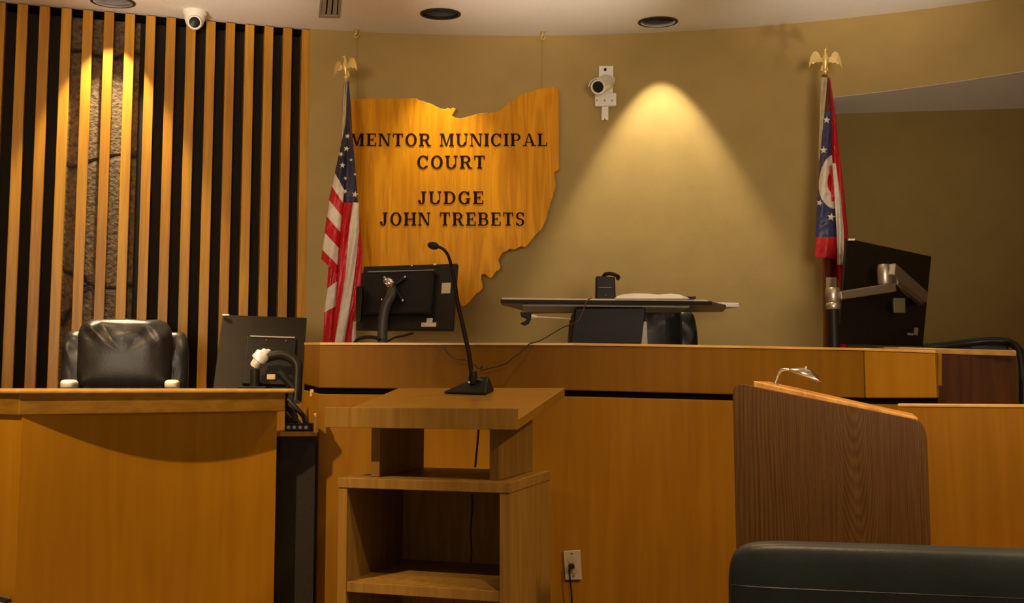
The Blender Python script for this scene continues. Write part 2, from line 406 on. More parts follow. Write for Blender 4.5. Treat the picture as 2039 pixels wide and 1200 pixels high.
# dome camera
c = atceil(388, 22); t = thing('dome_camera', 'white ceiling dome security camera in front of the slat tops', 'security camera', c)
mb = MB(); mb.lathe([(.066, .004), (.066, -.018), (.058, -.028)], c, 28); mb.build('mount_ring', M_WHITE, t, smooth=True)
mb = MB(); mb.lathe([(.058, -.02), (.056, -.05), (.045, -.08), (.03, -.095), (.01, -.10)], c, 28); mb.build('housing', M_WHITE, t, smooth=True)
d = (Vector((0, 0, 1.4))-c).normalized(); ce = c+Vector((0, 0, -.062))
q = d.to_track_quat('Z', 'Y')
e = ce+d*.03+Vector((0, 0, -.005))
mb = MB(); mb.lathe([(.042, -.01), (.042, .015), (.036, .024), (.034, .024)], e, 24, q); ey = mb.build('eyeball', M_WHITE, t, smooth=True)
mb = MB(); mb.lathe([(.03, .02), (.03, .027), (.02, .03), (.002, .031)], e, 24, q); mb.build('lens', M_LENS, ey, smooth=True)
# vent
cs = [atceil(*p) for p in [(640, -22), (680, -22), (676, 33), (634, 32)]]
c = sum(cs, Vector())/4; t = thing('ceiling_vent', 'small grey slotted air vent in the ceiling', 'vent', c)
ins = [c+(p-c)*.8 for p in cs]
mb = MB()
for i in range(4): mb.hexa([cs[i], cs[(i+1) % 4], ins[(i+1) % 4], ins[i]], [v+Vector((0, 0, -.01)) for v in (cs[i], cs[(i+1) % 4], ins[(i+1) % 4], ins[i])])
mb.build('frame', M_GREY, t)
mb = MB(); mb.prism([v+Vector((0, 0, -.001)) for v in ins], (0, 0, -.002)); mb.build('backing', M_SHADOW, t)
for k in range(3):
    a = ins[0].lerp(ins[1], (k+.08)/3); b = ins[0].lerp(ins[1], (k+.8)/3); a2 = ins[3].lerp(ins[2], (k+.08)/3); b2 = ins[3].lerp(ins[2], (k+.8)/3)
    dz = Vector((0, 0, -.004)); mb = MB(); mb.prism([a+dz, b+dz, b2+dz, a2+dz], (0, 0, -.004)); mb.build('slat', M_GREY, t)

# ------------------------------------------------------------------ state sign
SY = 5.90
OUT = [(690, 197), (760, 196), (828, 195), (834, 199), (843, 201), (850, 204), (860, 207), (869, 212), (878, 216), (887, 217), (892, 214), (897, 217), (901, 214), (908, 216), (904, 223), (900, 230), (907, 234), (917, 236), (935, 231), (957, 225), (975, 224), (992, 222), (1001, 215), (1010, 207), (1024, 196), (1040, 187), (1056, 182), (1073, 177), (1088, 175), (1103, 173), (1109, 174), (1113, 180),
       (1113, 230), (1113, 285), (1113, 337), (1104, 343), (1104, 352), (1107, 370), (1103, 380), (1101, 392), (1097, 400), (1095, 412), (1090, 422), (1090, 430), (1085, 443), (1077, 458), (1065, 469), (1055, 482), (1046, 492), (1037, 490), (1030, 494), (1023, 497), (1015, 495), (1008, 500), (1002, 502), (997, 509), (992.5, 517.5), (995, 525), (997, 532), (993, 538), (988, 540), (982, 549), (976, 555), (969, 548), (964, 545), (959, 547), (958, 552), (960, 562), (962, 573), (956, 580), (948, 585), (940, 595), (933, 603), (922, 611), (917, 607), (908, 600), (896, 590), (882, 586), (868, 592), (850, 590), (835, 582), (824, 570), (806, 566), (790, 556), (770, 550), (752, 552), (735, 544), (712, 543), (690, 543)]
pts = [at(x, y, SY) for x, y in OUT]
sg = thing('wall_sign', 'large state shaped oak sign with dark brown raised lettering hung on the tan wall', 'sign', at(900, 610, SY))
mb = MB(); mb.prism(pts, (0, .032, 0))
mb.build('board', M_SIGN, sg, bevel=.002)
# slab-serif letters from strokes: each glyph is a list of polygons in a box of height 1
T, H_, SV, OV = .19, .09, .09, .075
def rc(x0, y0, x1, y1): return [(x0, y0), (x1, y0), (x1, y1), (x0, y1)]
def stem(x, y0=0, y1=1, t=T, top=True, bot=True):
    g = [rc(x, y0, x+t, y1)]
    if top: g.append(rc(x-OV, y1-SV, x+t+OV, y1))
    if bot: g.append(rc(x-OV, y0, x+t+OV, y0+SV))
    return g
def ring(cx, cy, ro, ri, a0, a1, n=18):
    out = []
    for i in range(n):
        aa = a0+(a1-a0)*i/n; ab = a0+(a1-a0)*(i+1)/n
        P = lambda r, a: (cx+r[0]*math.cos(a), cy+r[1]*math.sin(a))
        out.append([P(ri, aa), P(ro, aa), P(ro, ab), P(ri, ab)])
    return out
def arms(x, w): return [rc(x, .925, w, 1), rc(w-.075, .72, w, 1)]
G = {}
G['I'] = (.34, stem(.085))
G['M'] = (1.02, stem(.1, t=.09, top=False)+[rc(.02, .925, .22, 1)]+stem(.75, top=False)+[rc(.78, .925, 1.0, 1)]+[[(.13, 1), (.30, 1), (.52, .02), (.43, .02)], [(.43, .02), (.52, .02), (.80, 1), (.72, 1)]])
G['E'] = (.74, stem(.1)+arms(.1, .70)+[rc(.1, 0, .72, .075), rc(.645, 0, .72, .3), rc(.1, .47, .52, .545), rc(.455, .38, .52, .635)])
G['N'] = (.9, stem(.1, t=.085)+[rc(.72, 0, .80, 1), rc(.63, .925, .89, 1)]+[[(.08, 1), (.29, 1), (.80, 0), (.66, 0)]])
G['T'] = (.78, stem(.305, top=False)+[rc(.03, .925, .75, 1), rc(.03, .70, .10, 1), rc(.68, .70, .75, 1)])
G['O'] = (.86, ring(.43, .5, (.40, .52), (.225, .43), 0, 2*PI, 36))
G['C'] = (.82, ring(.43, .5, (.40, .52), (.225, .43), PI*.18, PI*1.80, 32)+[rc(.68, .66, .75, 1)])
G['G'] = (.88, ring(.43, .5, (.40, .52), (.225, .43), PI*.18, PI*1.78, 32)+[rc(.68, .66, .75, 1), rc(.60, .03, .76, .45), rc(.52, .39, .85, .455)])
G['R'] = (.86, stem(.1)+[rc(.1, .925, .48, 1), rc(.1, .46, .48, .53)]+ring(.46, .73, (.29, .27), (.13, .195), -PI/2, PI/2)+[[(.40, .5), (.56, .5), (.80, 0), (.62, 0)], rc(.62, 0, .88, .075)])
G['U'] = (.88, [rc(.1, .3, .27, 1), rc(.02, .925, .35, 1), rc(.70, .3, .775, 1), rc(.60, .925, .87, 1)]+ring(.4375, .32, (.3375, .34), (.1675, .25), PI, 2*PI))
G['P'] = (.78, stem(.1)+[rc(.1, .925, .46, 1), rc(.1, .42, .46, .495)]+ring(.44, .71, (.30, .29), (.14, .215), -PI/2, PI/2))
G['A'] = (.92, [[(.40, 1), (.52, 1), (.86, 0), (.68, 0)], [(.40, 1), (.47, 1), (.20, 0), (.12, 0)], rc(.25, .28, .68, .35), rc(.0, 0, .30, .075), rc(.58, 0, .95, .075)])
G['L'] = (.72, stem(.1)+[rc(.1, 0, .69, .075), rc(.615, 0, .69, .32)])
G['J'] = (.62, [rc(.30, .28, .47, 1), rc(.20, .925, .58, 1)]+ring(.25, .28, (.22, .30), (.06, .22), -PI, 0)+ring(.10, .24, (.085, .085), (0.001, 0.001), 0, 2*PI, 12))
G['D'] = (.88, stem(.1)+[rc(.1, .925, .42, 1), rc(.1, 0, .42, .075)]+ring(.40, .5, (.42, .5), (.25, .425), -PI/2, PI/2, 24))
G['H'] = (.92, stem(.1)+stem(.65)+[rc(.2, .46, .7, .535)])
G['B'] = (.82, stem(.1)+[rc(.1, .925, .46, 1), rc(.1, .485, .46, .555), rc(.1, 0, .48, .075)]+ring(.45, .745, (.28, .255), (.12, .185), -PI/2, PI/2)+ring(.47, .265, (.31, .265), (.15, .19), -PI/2, PI/2))
G['S'] = (.70, ring(.35, .735, (.29, .285), (.14, .205), PI*.12, PI*1.5, 22)+ring(.35, .265, (.30, .285), (.14, .205), -PI*.88, PI*.5, 22)+[rc(.55, .70, .62, 1), rc(.07, 0, .14, .3)]+[[(.22, .66), (.35, .55), (.52, .40), (.35, .44)]])
def text_line(txt, x0, x1, ytop, ybot):
    a = at(x0, ybot, SY); b = at(x1, ytop, SY); hgt = b.z-a.z; W = b.x-a.x
    SPC, gap = .42, .13
    nsp = txt.count(' '); n = len(txt)
    tot = sum(G[ch][0] for ch in txt if ch != ' ')
    st = (W/hgt-gap*(n-1)-SPC*nsp)/tot
    x = a.x
    for ch in txt:
        if ch == ' ': x += (SPC+gap)*hgt; continue
        wd, polys = G[ch]; mb = MB()
        for k, pl in enumerate(polys):
            mb.prism([(x+px*hgt*st, SY-.0035-.00002*k, a.z+py*hgt) for px, py in pl], (0, .004, 0))
        mb.build('letter', M_LETTER, sg)
        x += (wd*st+gap)*hgt
text_line('MENTOR MUNICIPAL', 697, 1090, 266, 291)
text_line('COURT', 830, 966, 310, 335.5)
text_line('JUDGE', 832, 963, 381, 406)
text_line('JOHN TREBETS', 756, 1045, 423, 449)
# hanging hooks with thin wires
for (px, py, bx, by, lb) in [(710, 58, 712, 196, 'small ceiling hook and wire above the left flag'), (1081, 62, 1078, 178, 'small ceiling hook and wire above the right corner of the wooden sign')]:
    c = atceil(px, py); b = at(bx, by, SY+.016); t = thing('ceiling_hook', lb, 'hook', c, 'hooks holding the hanging sign')
    mb = MB(); mb.lathe([(.018, .002), (.018, -.006), (.006, -.012), (.006, -.03)], c, 16)
    mb.tube([c+Vector((.012*math.cos(a), 0, -.04+.012*math.sin(a))) for a in [PI*.5+2*PI*.85*k/12 for k in range(13)]], .003, 6)
    mb.build('hook', M_BRASS, t, smooth=True)
    mb = MB(); mb.tube([c+Vector((0, 0, -.05)), b], .0008, 5); mb.build('wire', plain('wire_dark', (.12, .09, .04), .5), t)

# ------------------------------------------------------------------ bullet camera on the wall
YC = 6.04
def P(x, y, d=0): return at(x, y, YC-d)
t = thing('bullet_camera', 'white bullet security camera on a white bracket on the tan wall', 'security camera', P(1204, 240))
mb = MB(); mb.prism([P(1192, 133), P(1221, 133), P(1220, 190), P(1191, 190)], (0, -.02, 0)); mb.build('mount_plate', M_WHITE, t, bevel=.003)
mb = MB(); mb.prism([P(1184, 189), P(1226, 188), P(1226, 213), P(1184, 214)], (0, -.035, 0)); bx = mb.build('junction_box', M_WHITE, t, bevel=.004)
for x in (1189, 1204, 1219):
    mb = MB(); p = P(x, 200, .036); mb.lathe([(.006, 0), (.006, .003)], p, 10, Vector((0, -1, 0)).to_track_quat('Z', 'Y')); mb.build('screw', M_GREY, bx)
mb = MB(); p = P(1205, 138.5, .02); mb.lathe([(.009, 0), (.009, .003)], p, 12, Vector((0, -1, 0)).to_track_quat('Z', 'Y')); mb.build('cable_hole', M_SHADOW, t)
mb = MB(); mb.prism([P(1198, 213), P(1211, 213), P(1211, 240), P(1206, 240), P(1204, 235), P(1202, 240), P(1197, 240)], (0, -.012, 0)); mb.build('lower_strap', M_WHITE, t, bevel=.002)
fr = at(1191, 173, YC-.26); bk = at(1209, 164, YC-.06); ax = (fr-bk).normalized(); q = ax.to_track_quat('Z', 'Y'); Ln = (fr-bk).length
mb = MB(); mb.lathe([(.03, -.01), (.042, .0), (.045, .02), (.045, Ln), (.043, Ln+.004), (.034, Ln+.004), (.034, Ln-.006)], bk, 28, q); mb.build('housing', M_WHITE, t, smooth=True)
mb = MB(); mb.lathe([(.033, Ln-.005), (.033, Ln-.001), (.01, Ln)], bk, 28, q); mb.build('lens', M_LENS, t, smooth=True)
mb = MB(); up = Vector((0, 0, 1)); up = (up-ax*up.dot(ax)).normalized(); sd = ax.cross(up)
hs = []
for k in range(13):
    a = PI*(k/12)*.9+PI*.05; hs.append((math.cos(a), math.sin(a)))
for (u0, v0), (u1, v1) in zip(hs, hs[1:]):
    o0 = bk+ax*.03; o1 = bk+ax*(Ln+.03)
    mb.hexa([o0+sd*u0*.049+up*v0*.049, o0+sd*u1*.049+up*v1*.049, o1+sd*u1*.049+up*v1*.049, o1+sd*u0*.049+up*v0*.049],
            [o0+sd*u0*.052+up*v0*.052, o0+sd*u1*.052+up*v1*.052, o1+sd*u1*.052+up*v1*.052, o1+sd*u0*.052+up*v0*.052])
mb.build('sun_shield', M_WHITE, t)
mb = MB(); mb.ball(at(1217, 160, YC-.06), (.024, .03, .03)); mb.tube([at(1216, 162, YC-.02), at(1214, 163, YC-.09)], .016, 12); mb.build('swivel_joint', M_WHITE, t, smooth=True)

# ------------------------------------------------------------------ flags
def interp(tab, y):
    if y <= tab[0][1]: return tab[0][0]
    for (x0, y0), (x1, y1) in zip(tab, tab[1:]):
        if y <= y1: return x0+(x1-x0)*(y-y0)/max(1e-6, y1-y0)
    return tab[-1][0]
def fold(mb, Lp, Rp, Y, bulge, fn, nu=14, step=4, phase=0, byrow=False):
    """one hanging fold of cloth: edges given as pixel polylines at its own distance; fn(u, y) picks the colour"""
    y0 = max(Lp[0][1], Rp[0][1]); y0 = min(Lp[0][1], Rp[0][1]); y1 = max(Lp[-1][1], Rp[-1][1])
    n = max(2, int((y1-y0)/step)); rows = []
    for j in range(n+1):
        f = j/n; yl = Lp[0][1]+(Lp[-1][1]-Lp[0][1])*f; yr = Rp[0][1]+(Rp[-1][1]-Rp[0][1])*f
        xl = interp(Lp, yl); xr = interp(Rp, yr); row = []
        for i in range(nu+1):
            u = i/nu; x = xl+(xr-xl)*u; y = yl+(yr-yl)*u
            d = bulge*math.sin(PI*u)+.006*math.sin(u*9+y*.03+phase)+.0022*math.sin(y*.30+u*5+phase)*math.sin(y*.043+1.3)*(.3+math.sin(PI*u))
            row.append((mb.bm.verts.new(at(x, y, Y-d)), u, y))
        rows.append(row)
    for j in range(n):
        for i in range(nu):
            a, b, c, d = rows[j][i], rows[j][i+1], rows[j+1][i+1], rows[j+1][i]
            mb.mi = fn((a[1]+b[1])/2, (a[2]+b[2]+c[2]+d[2])/4) if not byrow else fn(0, (rows[j][0][2]+rows[j+1][0][2])/2)
            mb._f([a[0], b[0], c[0], d[0]])
    mb.mi = 0
def star(mb, x, y, Y, r, rot=0):
    ps = [at(x+(r if k % 2 == 0 else r*.42)*math.sin(PI*k/5+rot), y-(r if k % 2 == 0 else r*.42)*math.cos(PI*k/5+rot), Y) for k in range(10)]
    c = mb.bm.verts.new(at(x, y, Y-.002)); vs = [mb.bm.verts.new(p) for p in ps]; mb.mi = 1
    for k in range(10): mb._f([c, vs[k], vs[(k+1) % 10]])
    mb.mi = 0
def eagle(parent, px, ytop, ybot, Y, yaw, wl=1, wr=1):
    b = at(px, ybot, Y); top = at(px, ytop, Y); h = top.z-b.z
    rot = Matrix.Rotation(yaw, 3, 'Z')
    def L(x, y, z): return b+rot @ Vector((x*h, y*h, z*h))
    mb = MB()
    mb.lathe([(.02*h, -.12*h), (.07*h, -.1*h), (.07*h, -.04*h), (.03*h, .0), (.09*h, .06*h), (.11*h, .12*h), (.07*h, .19*h), (.03*h, .22*h)], b, 18)
    base = mb.build('finial_base', M_BRASS, parent, smooth=True)
    mb = MB()
    mb.tube([L(0, 0, .2), L(0, -.02, .32), L(0, -.05, .48), L(0, -.06, .62), L(0, -.05, .74), L(0, -.06, .84), L(0, -.09, .93), L(0, -.12, .99)],
            [.05*h, .09*h, .115*h, .12*h, .08*h, .055*h, .06*h, .035*h], 12)
    mb.tube([L(0, -.13, .95), L(0, -.19, .93), L(0, -.22, .88)], [.035*h, .025*h, .006*h], 8)
    mb.prism([L(-.09, .02, .42), L(.09, .02, .42), L(.15, .05, .18), L(.05, .06, .14), L(-.05, .06, .14), L(-.15, .05, .18)], rot @ Vector((0, .03*h, 0)))
    body = mb.build('eagle_finial', M_BRASS, parent, smooth=True)
    W = [(.06, .62), (.20, .66), (.27, .80), (.40, .86), (.52, .78), (.60, .62), (.65, .42), (.66, .22), (.56, .40), (.48, .36), (.38, .44), (.28, .42), (.18, .46), (.07, .45)]
    for sx, k in ((-1, wl), (1, wr)):
        mb = MB(); ps = [L(sx*x*k, -.02-.10*math.sin(x*4), z) for x, z in W]
        mb.prism(ps, rot @ Vector((0, .035*h, 0)))
        mb.build('wing', M_BRASS, body, bevel=.003)
YU = 5.32
fl = thing('flag', 'national stars and stripes flag hanging from an eagle topped pole left of the wooden sign', 'flag', (at(690, 600, YU).x, YU, PZ))
pt = at(690, 162, YU); pb = Vector((at(684, 600, YU).x-.0, YU, PZ))
mb = MB(); mb.tube([pb+Vector((0, 0, .02)), pt], .014, 14); mb.build('pole', M_BROWNWOOD, fl, smooth=True)
mb = MB(); mb.lathe([(.15, 0), (.15, .02), (.12, .05), (.05, .07), (.03, .14), (.02, .14)], pb, 28); mb.build('stand', M_BRASS, fl, smooth=True)
eagle(fl, 689, 112, 160, YU, R(-38), 1, 1.05)
mb = MB()
RW = lambda e: (lambda u, y: e)
def us_left(u, y):
    yy = y
    for yb, c in ((344, 2), (371, 1), (398, 0), (430, 1), (462, 0), (497, 1)):
        if yy < yb: return c
    return 0
fold(mb, [(686, 158), (682, 215), (680, 280)], [(692, 158), (690, 215), (687, 284)], YU-.03, .012, RW(3), nu=6)                 # header sleeve
fold(mb, [(685, 166), (682, 225), (679, 300)], [(687, 166), (684, 225), (682, 300)], YU-.02, .004, RW(2), nu=3)
fold(mb, [(692, 162), (692, 210), (688, 262), (680, 300), (683, 405)], [(694, 162), (699, 215), (701, 262), (706, 320), (712, 402)], YU-.035, .03, RW(2), phase=1)
fold(mb, [(688, 248), (679, 290), (668, 340), (655, 400), (640, 515)], [(691, 286), (689, 320), (686, 372), (680, 440), (670, 545)], YU-.06, .03, us_left, step=2, byrow=True)
fold(mb, [(656, 512), (652, 570), (646, 620), (643, 686)], [(674, 495), (672, 550), (668, 610), (668, 676)], YU-.02, .015, lambda u, y: 1 if 574 < y < 622 else 0, phase=2, step=2, byrow=True)
fold(mb, [(685, 403), (678, 450), (672, 560), (662, 686)], [(704, 403), (698, 450), (689, 560), (676, 686)], YU-.055, .02, RW(0), phase=3)
fold(mb, [(703, 402), (696, 450), (688, 540), (676, 620), (666, 686)], [(715, 404), (715, 470), (706, 545), (696, 620), (685, 686)], YU-.075, .025, RW(1), phase=.5)
fold(mb, [(708, 430), (706, 520), (697, 600), (684, 686)], [(716, 430), (722, 500), (718, 575), (704, 640), (700, 686)], YU-.05, .02, RW(0), phase=1.5)
fold(mb, [(702, 640), (700, 686)], [(708, 640), (709, 686)], YU-.045, .005, RW(1), nu=4)
for x, y, Y_, r, ro in [(692, 271, YU-.10, 5.5, .3), (690, 296, YU-.10, 6, .2), (679, 307, YU-.095, 5.5, .5), (682, 329, YU-.10, 6.5, .1), (707, 387, YU-.085, 7, .2), (687, 381, YU-.10, 5.5, .6), (707, 347, YU-.075, 3.6, .4), (699, 318, YU-.08, 3.6, .1), (688, 355, YU-.10, 4, .7)]:
    star(mb, x, y, Y_, r, ro)
mb.build('flag_cloth', [M_RED, M_FWHITE, M_NAVY, M_TAN], fl, smooth=True, solid=.003)

YO = 5.30
fo = thing('flag', 'state swallowtail flag with white ring hanging from an eagle topped pole at right', 'flag', (at(1640, 600, YO).x, YO, PZ))
pt = at(1642, 150, YO); pb = Vector((at(1637, 690, YO).x, YO, PZ))
mb = MB(); mb.tube([pb+Vector((0, 0, .02)), pt], .0165, 14); mb.build('pole', M_BROWNWOOD, fo, smooth=True)
mb = MB(); mb.lathe([(.15, 0), (.15, .02), (.12, .05), (.05, .07), (.03, .14), (.02, .14)], pb, 28); mb.build('stand', M_BRASS, fo, smooth=True)
eagle(fo, 1643, 96, 149, YO, R(4), .95, .95)
mb = MB()
def oh_main(u, y):
    if y > 472: return 0
    if y < 238: return 4 if y < 222 else 2
    cx, cy = 1.05, 362
    dx = (u-cx)*33; dy = y-cy
    rr = math.hypot(dx/1.0, dy/1.62)
    if rr < 15: return 0
    if rr < 33 and 300 < y < 420: return 1
    return 2
fold(mb, [(1633, 154), (1632, 230), (1630, 318)], [(1649, 154), (1643, 230), (1634, 318)], YO-.03, .012, RW(3), nu=8)
fold(mb, [(1649, 154), (1642, 232), (1635, 300), (1628, 380), (1624, 470), (1622, 512)], [(1651, 154), (1656, 225), (1656, 300), (1660, 390), (1665, 470), (1664, 516)], YO-.05, .035, oh_main, nu=44, step=1.5)
fold(mb, [(1651, 158), (1655, 225), (1655, 300), (1660, 400), (1662, 500), (1670, 576)], [(1653, 158), (1663, 225), (1672, 310), (1684, 420), (1689, 473), (1684, 576)], YO-.03, .02, RW(0), phase=1)
fold(mb, [(1656, 325), (1662, 400), (1666, 460), (1668, 527)], [(1664, 325), (1675, 400), (1680, 460), (1680, 527)], YO-.07, .018, RW(1), phase=2)
fold(mb, [(1652, 330), (1653, 360), (1656, 400)], [(1656, 330), (1661, 360), (1661, 400)], YO-.075, .01, RW(0), nu=5)
fold(mb, [(1642, 508), (1644, 560)], [(1668, 508), (1667, 560)], YO-.02, .015, RW(4), phase=1)
fold(mb, [(1645, 552), (1645, 574)], [(1666, 552), (1666, 574)], YO-.03, .015, RW(1), nu=6)
fold(mb, [(1671, 676), (1671, 694)], [(1687, 676), (1690, 694)], YO-.03, .01, RW(0), nu=6)
for x, y, r, ro in [(1646, 239, 8, .1), (1640, 299, 8.5, .0), (1632, 404, 7, .3), (1655, 432, 9, .15)]:
    star(mb, x, y, YO-.105, r, ro)
mb.build('flag_cloth', [M_RED, M_FWHITE, M_BLUE, M_TAN, plain('flag_maroon', (.12, .006, .008), .6)], fo, smooth=True, solid=.003)

# ------------------------------------------------------------------ judge's bench
bench = thing('judge_bench', 'long maple judge bench with a black reveal line below its upper rail', 'bench', at(1140, 1100, 4.0)*1)
bench.location.z = 0
#   plan corners: (px, Y), with the rows of rail top, rail bottom, body top
BC = [(606, 4.22, 687, 764, 776), (637, 4.0, 687, 772, 784), (1140, 4.02, 688, 777, 789), (1457, 4.08, 693, 785, 797), (1720, 4.15, 698, 792, 804), (1862, 4.0, 703, 792, 806)]
def row(i, k): return at(BC[i][0], BC[i][k], BC[i][1])
plan = [(row(i, 2).x, row(i, 2).y) for i in range(6)]
mb = MB(); mb.wall(plan[:5], [row(i, 3).z for i in range(5)], [row(i, 2).z for i in range(5)], .05)
mb.build('rail', M_RAIL, bench, bevel=.004)
mb = MB(); mb.wall(plan[4:], [row(i, 3).z for i in (4, 5)], [row(i, 2).z for i in (4, 5)], .05)
mb.build('rail_end_panel', M_DESK, bench, bevel=.004)  # lighter maple imitates the extra light this angled panel catches
cap = [(x, y-.004) for x, y in plan]
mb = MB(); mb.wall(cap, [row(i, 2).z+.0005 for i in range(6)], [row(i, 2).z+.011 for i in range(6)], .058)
mb.build('cap', M_CAP, bench, bevel=.002)  # pale maple; the overhead highlight on the edge is put into its colour
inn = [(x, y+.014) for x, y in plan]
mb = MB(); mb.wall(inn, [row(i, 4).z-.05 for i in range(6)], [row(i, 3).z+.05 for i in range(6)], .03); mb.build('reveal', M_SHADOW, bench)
mb = MB(); mb.wall(plan[1:], 0, [row(i, 4).z for i in range(1, 6)], .05); mb.build('front_panel', M_BENCH, bench, bevel=.003)
mb = MB(); mb.wall(plan[:2], 0, [row(i, 4).z for i in (0, 1)], .05); mb.build('return_panel', M_DESK, bench, bevel=.003)
# worktop behind the rail
mb = MB(); mb.prism([(plan[0][0]+.05, 4.1, 1.16), (plan[4][0], 4.25, 1.16), (plan[4][0], 4.85, 1.16), (plan[0][0]+.05, 4.80, 1.16)], (0, 0, .03)); mb.build('worktop', M_CAP, bench, bevel=.003)
for px in (660, 1150, 1640):
    x = at(px, 700, 4.5).x; mb = MB(); mb.box((x, 4.5, .579), (.04, .52, 1.158)); mb.build('support', M_BENCH, bench)
# stepped piece at the right end of the bench
se = thing('side_desk', 'maple desk end with dark recessed panel right of the judge bench', 'desk', (at(1940, 800, 4.3).x, 4.3, 0))
def zz(y, Y): return at(1000, y, Y).z
a = at(1760, 694, 4.5); b = at(2024, 702, 4.2)
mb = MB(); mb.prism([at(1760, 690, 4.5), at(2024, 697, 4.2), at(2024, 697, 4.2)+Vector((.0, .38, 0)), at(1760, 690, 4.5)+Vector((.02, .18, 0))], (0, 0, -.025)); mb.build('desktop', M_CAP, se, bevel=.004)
mb = MB(); mb.prism([at(1868, 706, 4.36), at(2022, 706, 4.24), at(2024, 806, 4.24), at(1868, 806, 4.36)], (0, .03, 0)); mb.build('back_panel', M_DARKWOOD, se)
mb = MB(); mb.prism([at(1868, 704, 4.06), at(1876, 704, 4.06), at(1876, 768, 4.06), at(1868, 768, 4.06)], (0, .28, 0)); mb.build('divider', M_BENCH, se, bevel=.003)
z0 = at(1868, 806, 4.36).z
mb = MB(); mb.prism([(at(1872, 800, 4.1).x, 4.08, 0), (at(2024, 800, 4.1).x, 4.08, 0), (at(2024, 800, 4.1).x+.03, 4.5, 0), (at(1872, 800, 4.1).x, 4.5, 0)], (0, 0, z0)); mb.build('body', M_DARKWOOD, se)

# low partition at right, in front of the bench
lw = thing('partition', 'low maple partition with a pale cap strip behind the brown lectern', 'partition', (at(1900, 800, 3.5).x, 3.5, 0))
w0 = at(1786, 803, 3.62); w1 = at(2039, 809, 3.45); wd = (w1-w0); w2 = w1+wd*.35
mb = MB(); mb.wall([(w0.x, w0.y), (w2.x, w2.y)], 0, w0.z-.012, .06); mb.build('panel', M_BENCH, lw, bevel=.002)
mb = MB(); mb.wall([(w0.x, w0.y-.004), (w2.x, w2.y-.004)], w0.z-.0115, w0.z, .068); mb.build('cap', M_CAP, lw, bevel=.003)

# ------------------------------------------------------------------ witness desk at left
dk = thing('witness_desk', 'large left maple desk with curved front under an overhanging top', 'desk', (at(300, 900, 3.4).x, 3.4, 0))
ca = at(38, 800, 3.2); cb = at(568, 800, 3.72)
ca = Vector((ca.x, ca.y, 0)); cb = Vector((cb.x, cb.y, 0)); dv = (cb-ca).normalized(); nv = Vector((dv.y, -dv.x, 0))   # nv towards the camera
lf = ca+Vector((-.55, .42, 0)); ZT = 1.190
def panel_front(n=24, sag=.105):
    a = ca-nv*.006+dv*.012; b = cb-nv*.006+dv*.006; L = (b-a).length
    out = []
    for i in range(n+1):
        f = i/n; s_ = math.sin(PI/2*f/.70)
        out.append(a.lerp(b, f)-nv*sag*s_)
    return out
pf = panel_front()
mb = MB(); mb.wall([(p.x, p.y) for p in pf], 0, 1.112, .04); mb.build('front_panel', M_DESK, dk, smooth=True)
mb = MB(); lp = ca+dv*.012-nv*.006; mb.wall([(lf.x+.01, lf.y+.01), (lp.x-.002, lp.y+.002)], .54, 1.112, .03); mb.build('side_panel', M_DESK, dk)
# apron and top
mb = MB(); mb.wall([(lf.x, lf.y), (ca.x, ca.y), (cb.x, cb.y)], 1.111, 1.182, .03); mb.build('apron', M_APRON, dk, bevel=.003)
fe = [lf-nv*0+Vector((-.0, -.02, 0)), ca+nv*.018-dv*.012, cb+nv*.018+dv*.028, cb+dv*.028-nv*.02+dv*.02, cb+dv*.05-nv*.78, lf-nv*.72]
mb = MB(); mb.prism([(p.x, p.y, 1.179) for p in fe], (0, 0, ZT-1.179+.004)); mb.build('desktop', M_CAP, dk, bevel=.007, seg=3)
mb = MB(); e = cb+dv*.004-nv*.125; mb.wall([(e.x, e.y), (e.x-nv.x*.5, e.y-nv.y*.5)], 0, 1.18, .03); mb.build('end_panel', M_DESK, dk)
# dark niche with a shelf between the desk and the bench
nc = thing('cabinet', 'narrow black cabinet with maple shelf between left desk and bench', 'cabinet', (at(592, 900, 3.95).x, 3.95, 0))
mb = MB(); mb.prism([at(546, 868, 3.86), at(629, 868, 3.9), at(627, 1000, 3.9), at(546, 1000, 3.86)], (0, .03, 0))
mb = MB(); x0, x1 = at(545, 900, 3.9).x, at(628, 900, 3.9).x; zs = at(600, 868, 3.9).z
mb.prism([(x0, 3.9, 0), (x1-.006, 3.93, 0), (-.882, 4.19, 0), (x0, 4.19, 0)], (0, 0, zs)); mb.build('body', M_DARKCARPET, nc)
mb = MB(); mb.prism([(x0-.004, 3.87, zs), (x1+.004, 3.9, zs), (x1-.003, 3.95, zs), (-.882, 4.19, zs), (x0-.004, 4.19, zs)], (0, 0, .018)); mb.build('shelf', M_DESK, nc, bevel=.002)
mb = MB(); mb.box((x1-.002, 3.915, zs+.05), (.010, .05, .075)); mb.build('side_lip', M_CAP, nc, bevel=.002)
ps = thing('power_strip', 'small black power strip with a row of sockets on the narrow shelf', 'power strip', (at(597, 850, 3.92).x, 3.92, zs+.018))
xa, xb = at(567, 850, 3.9).x, at(620, 850, 3.9).x
mb = MB(); mb.box(((xa+xb)/2, 3.925, zs+.0185+.015), (xb-xa, .06, .03)); mb.build('housing', M_BLACK, ps, bevel=.004)
for k in range(4):
    x = xa+(xb-xa)*(.16+.22*k); mb = MB(); mb.lathe([(.0065, 0), (.0065, .002), (.004, .002)], (x, 3.89, zs+.034), 12, Vector((0, -1, 0)).to_track_quat('Z', 'Y')); mb.build('socket', M_GREY, ps)
cb_ = MB(); cb_.tube(smooth_path([at(574, 795, 4.02), at(590, 812, 4.0), at(604, 828, 3.97), at(609, 843, 3.95)]), .010, 8)
cb_.tube(smooth_path([at(572, 822, 4.0), at(580, 832, 3.98), at(592, 838, 3.97), at(598, 845, 3.95)]), .008, 8)
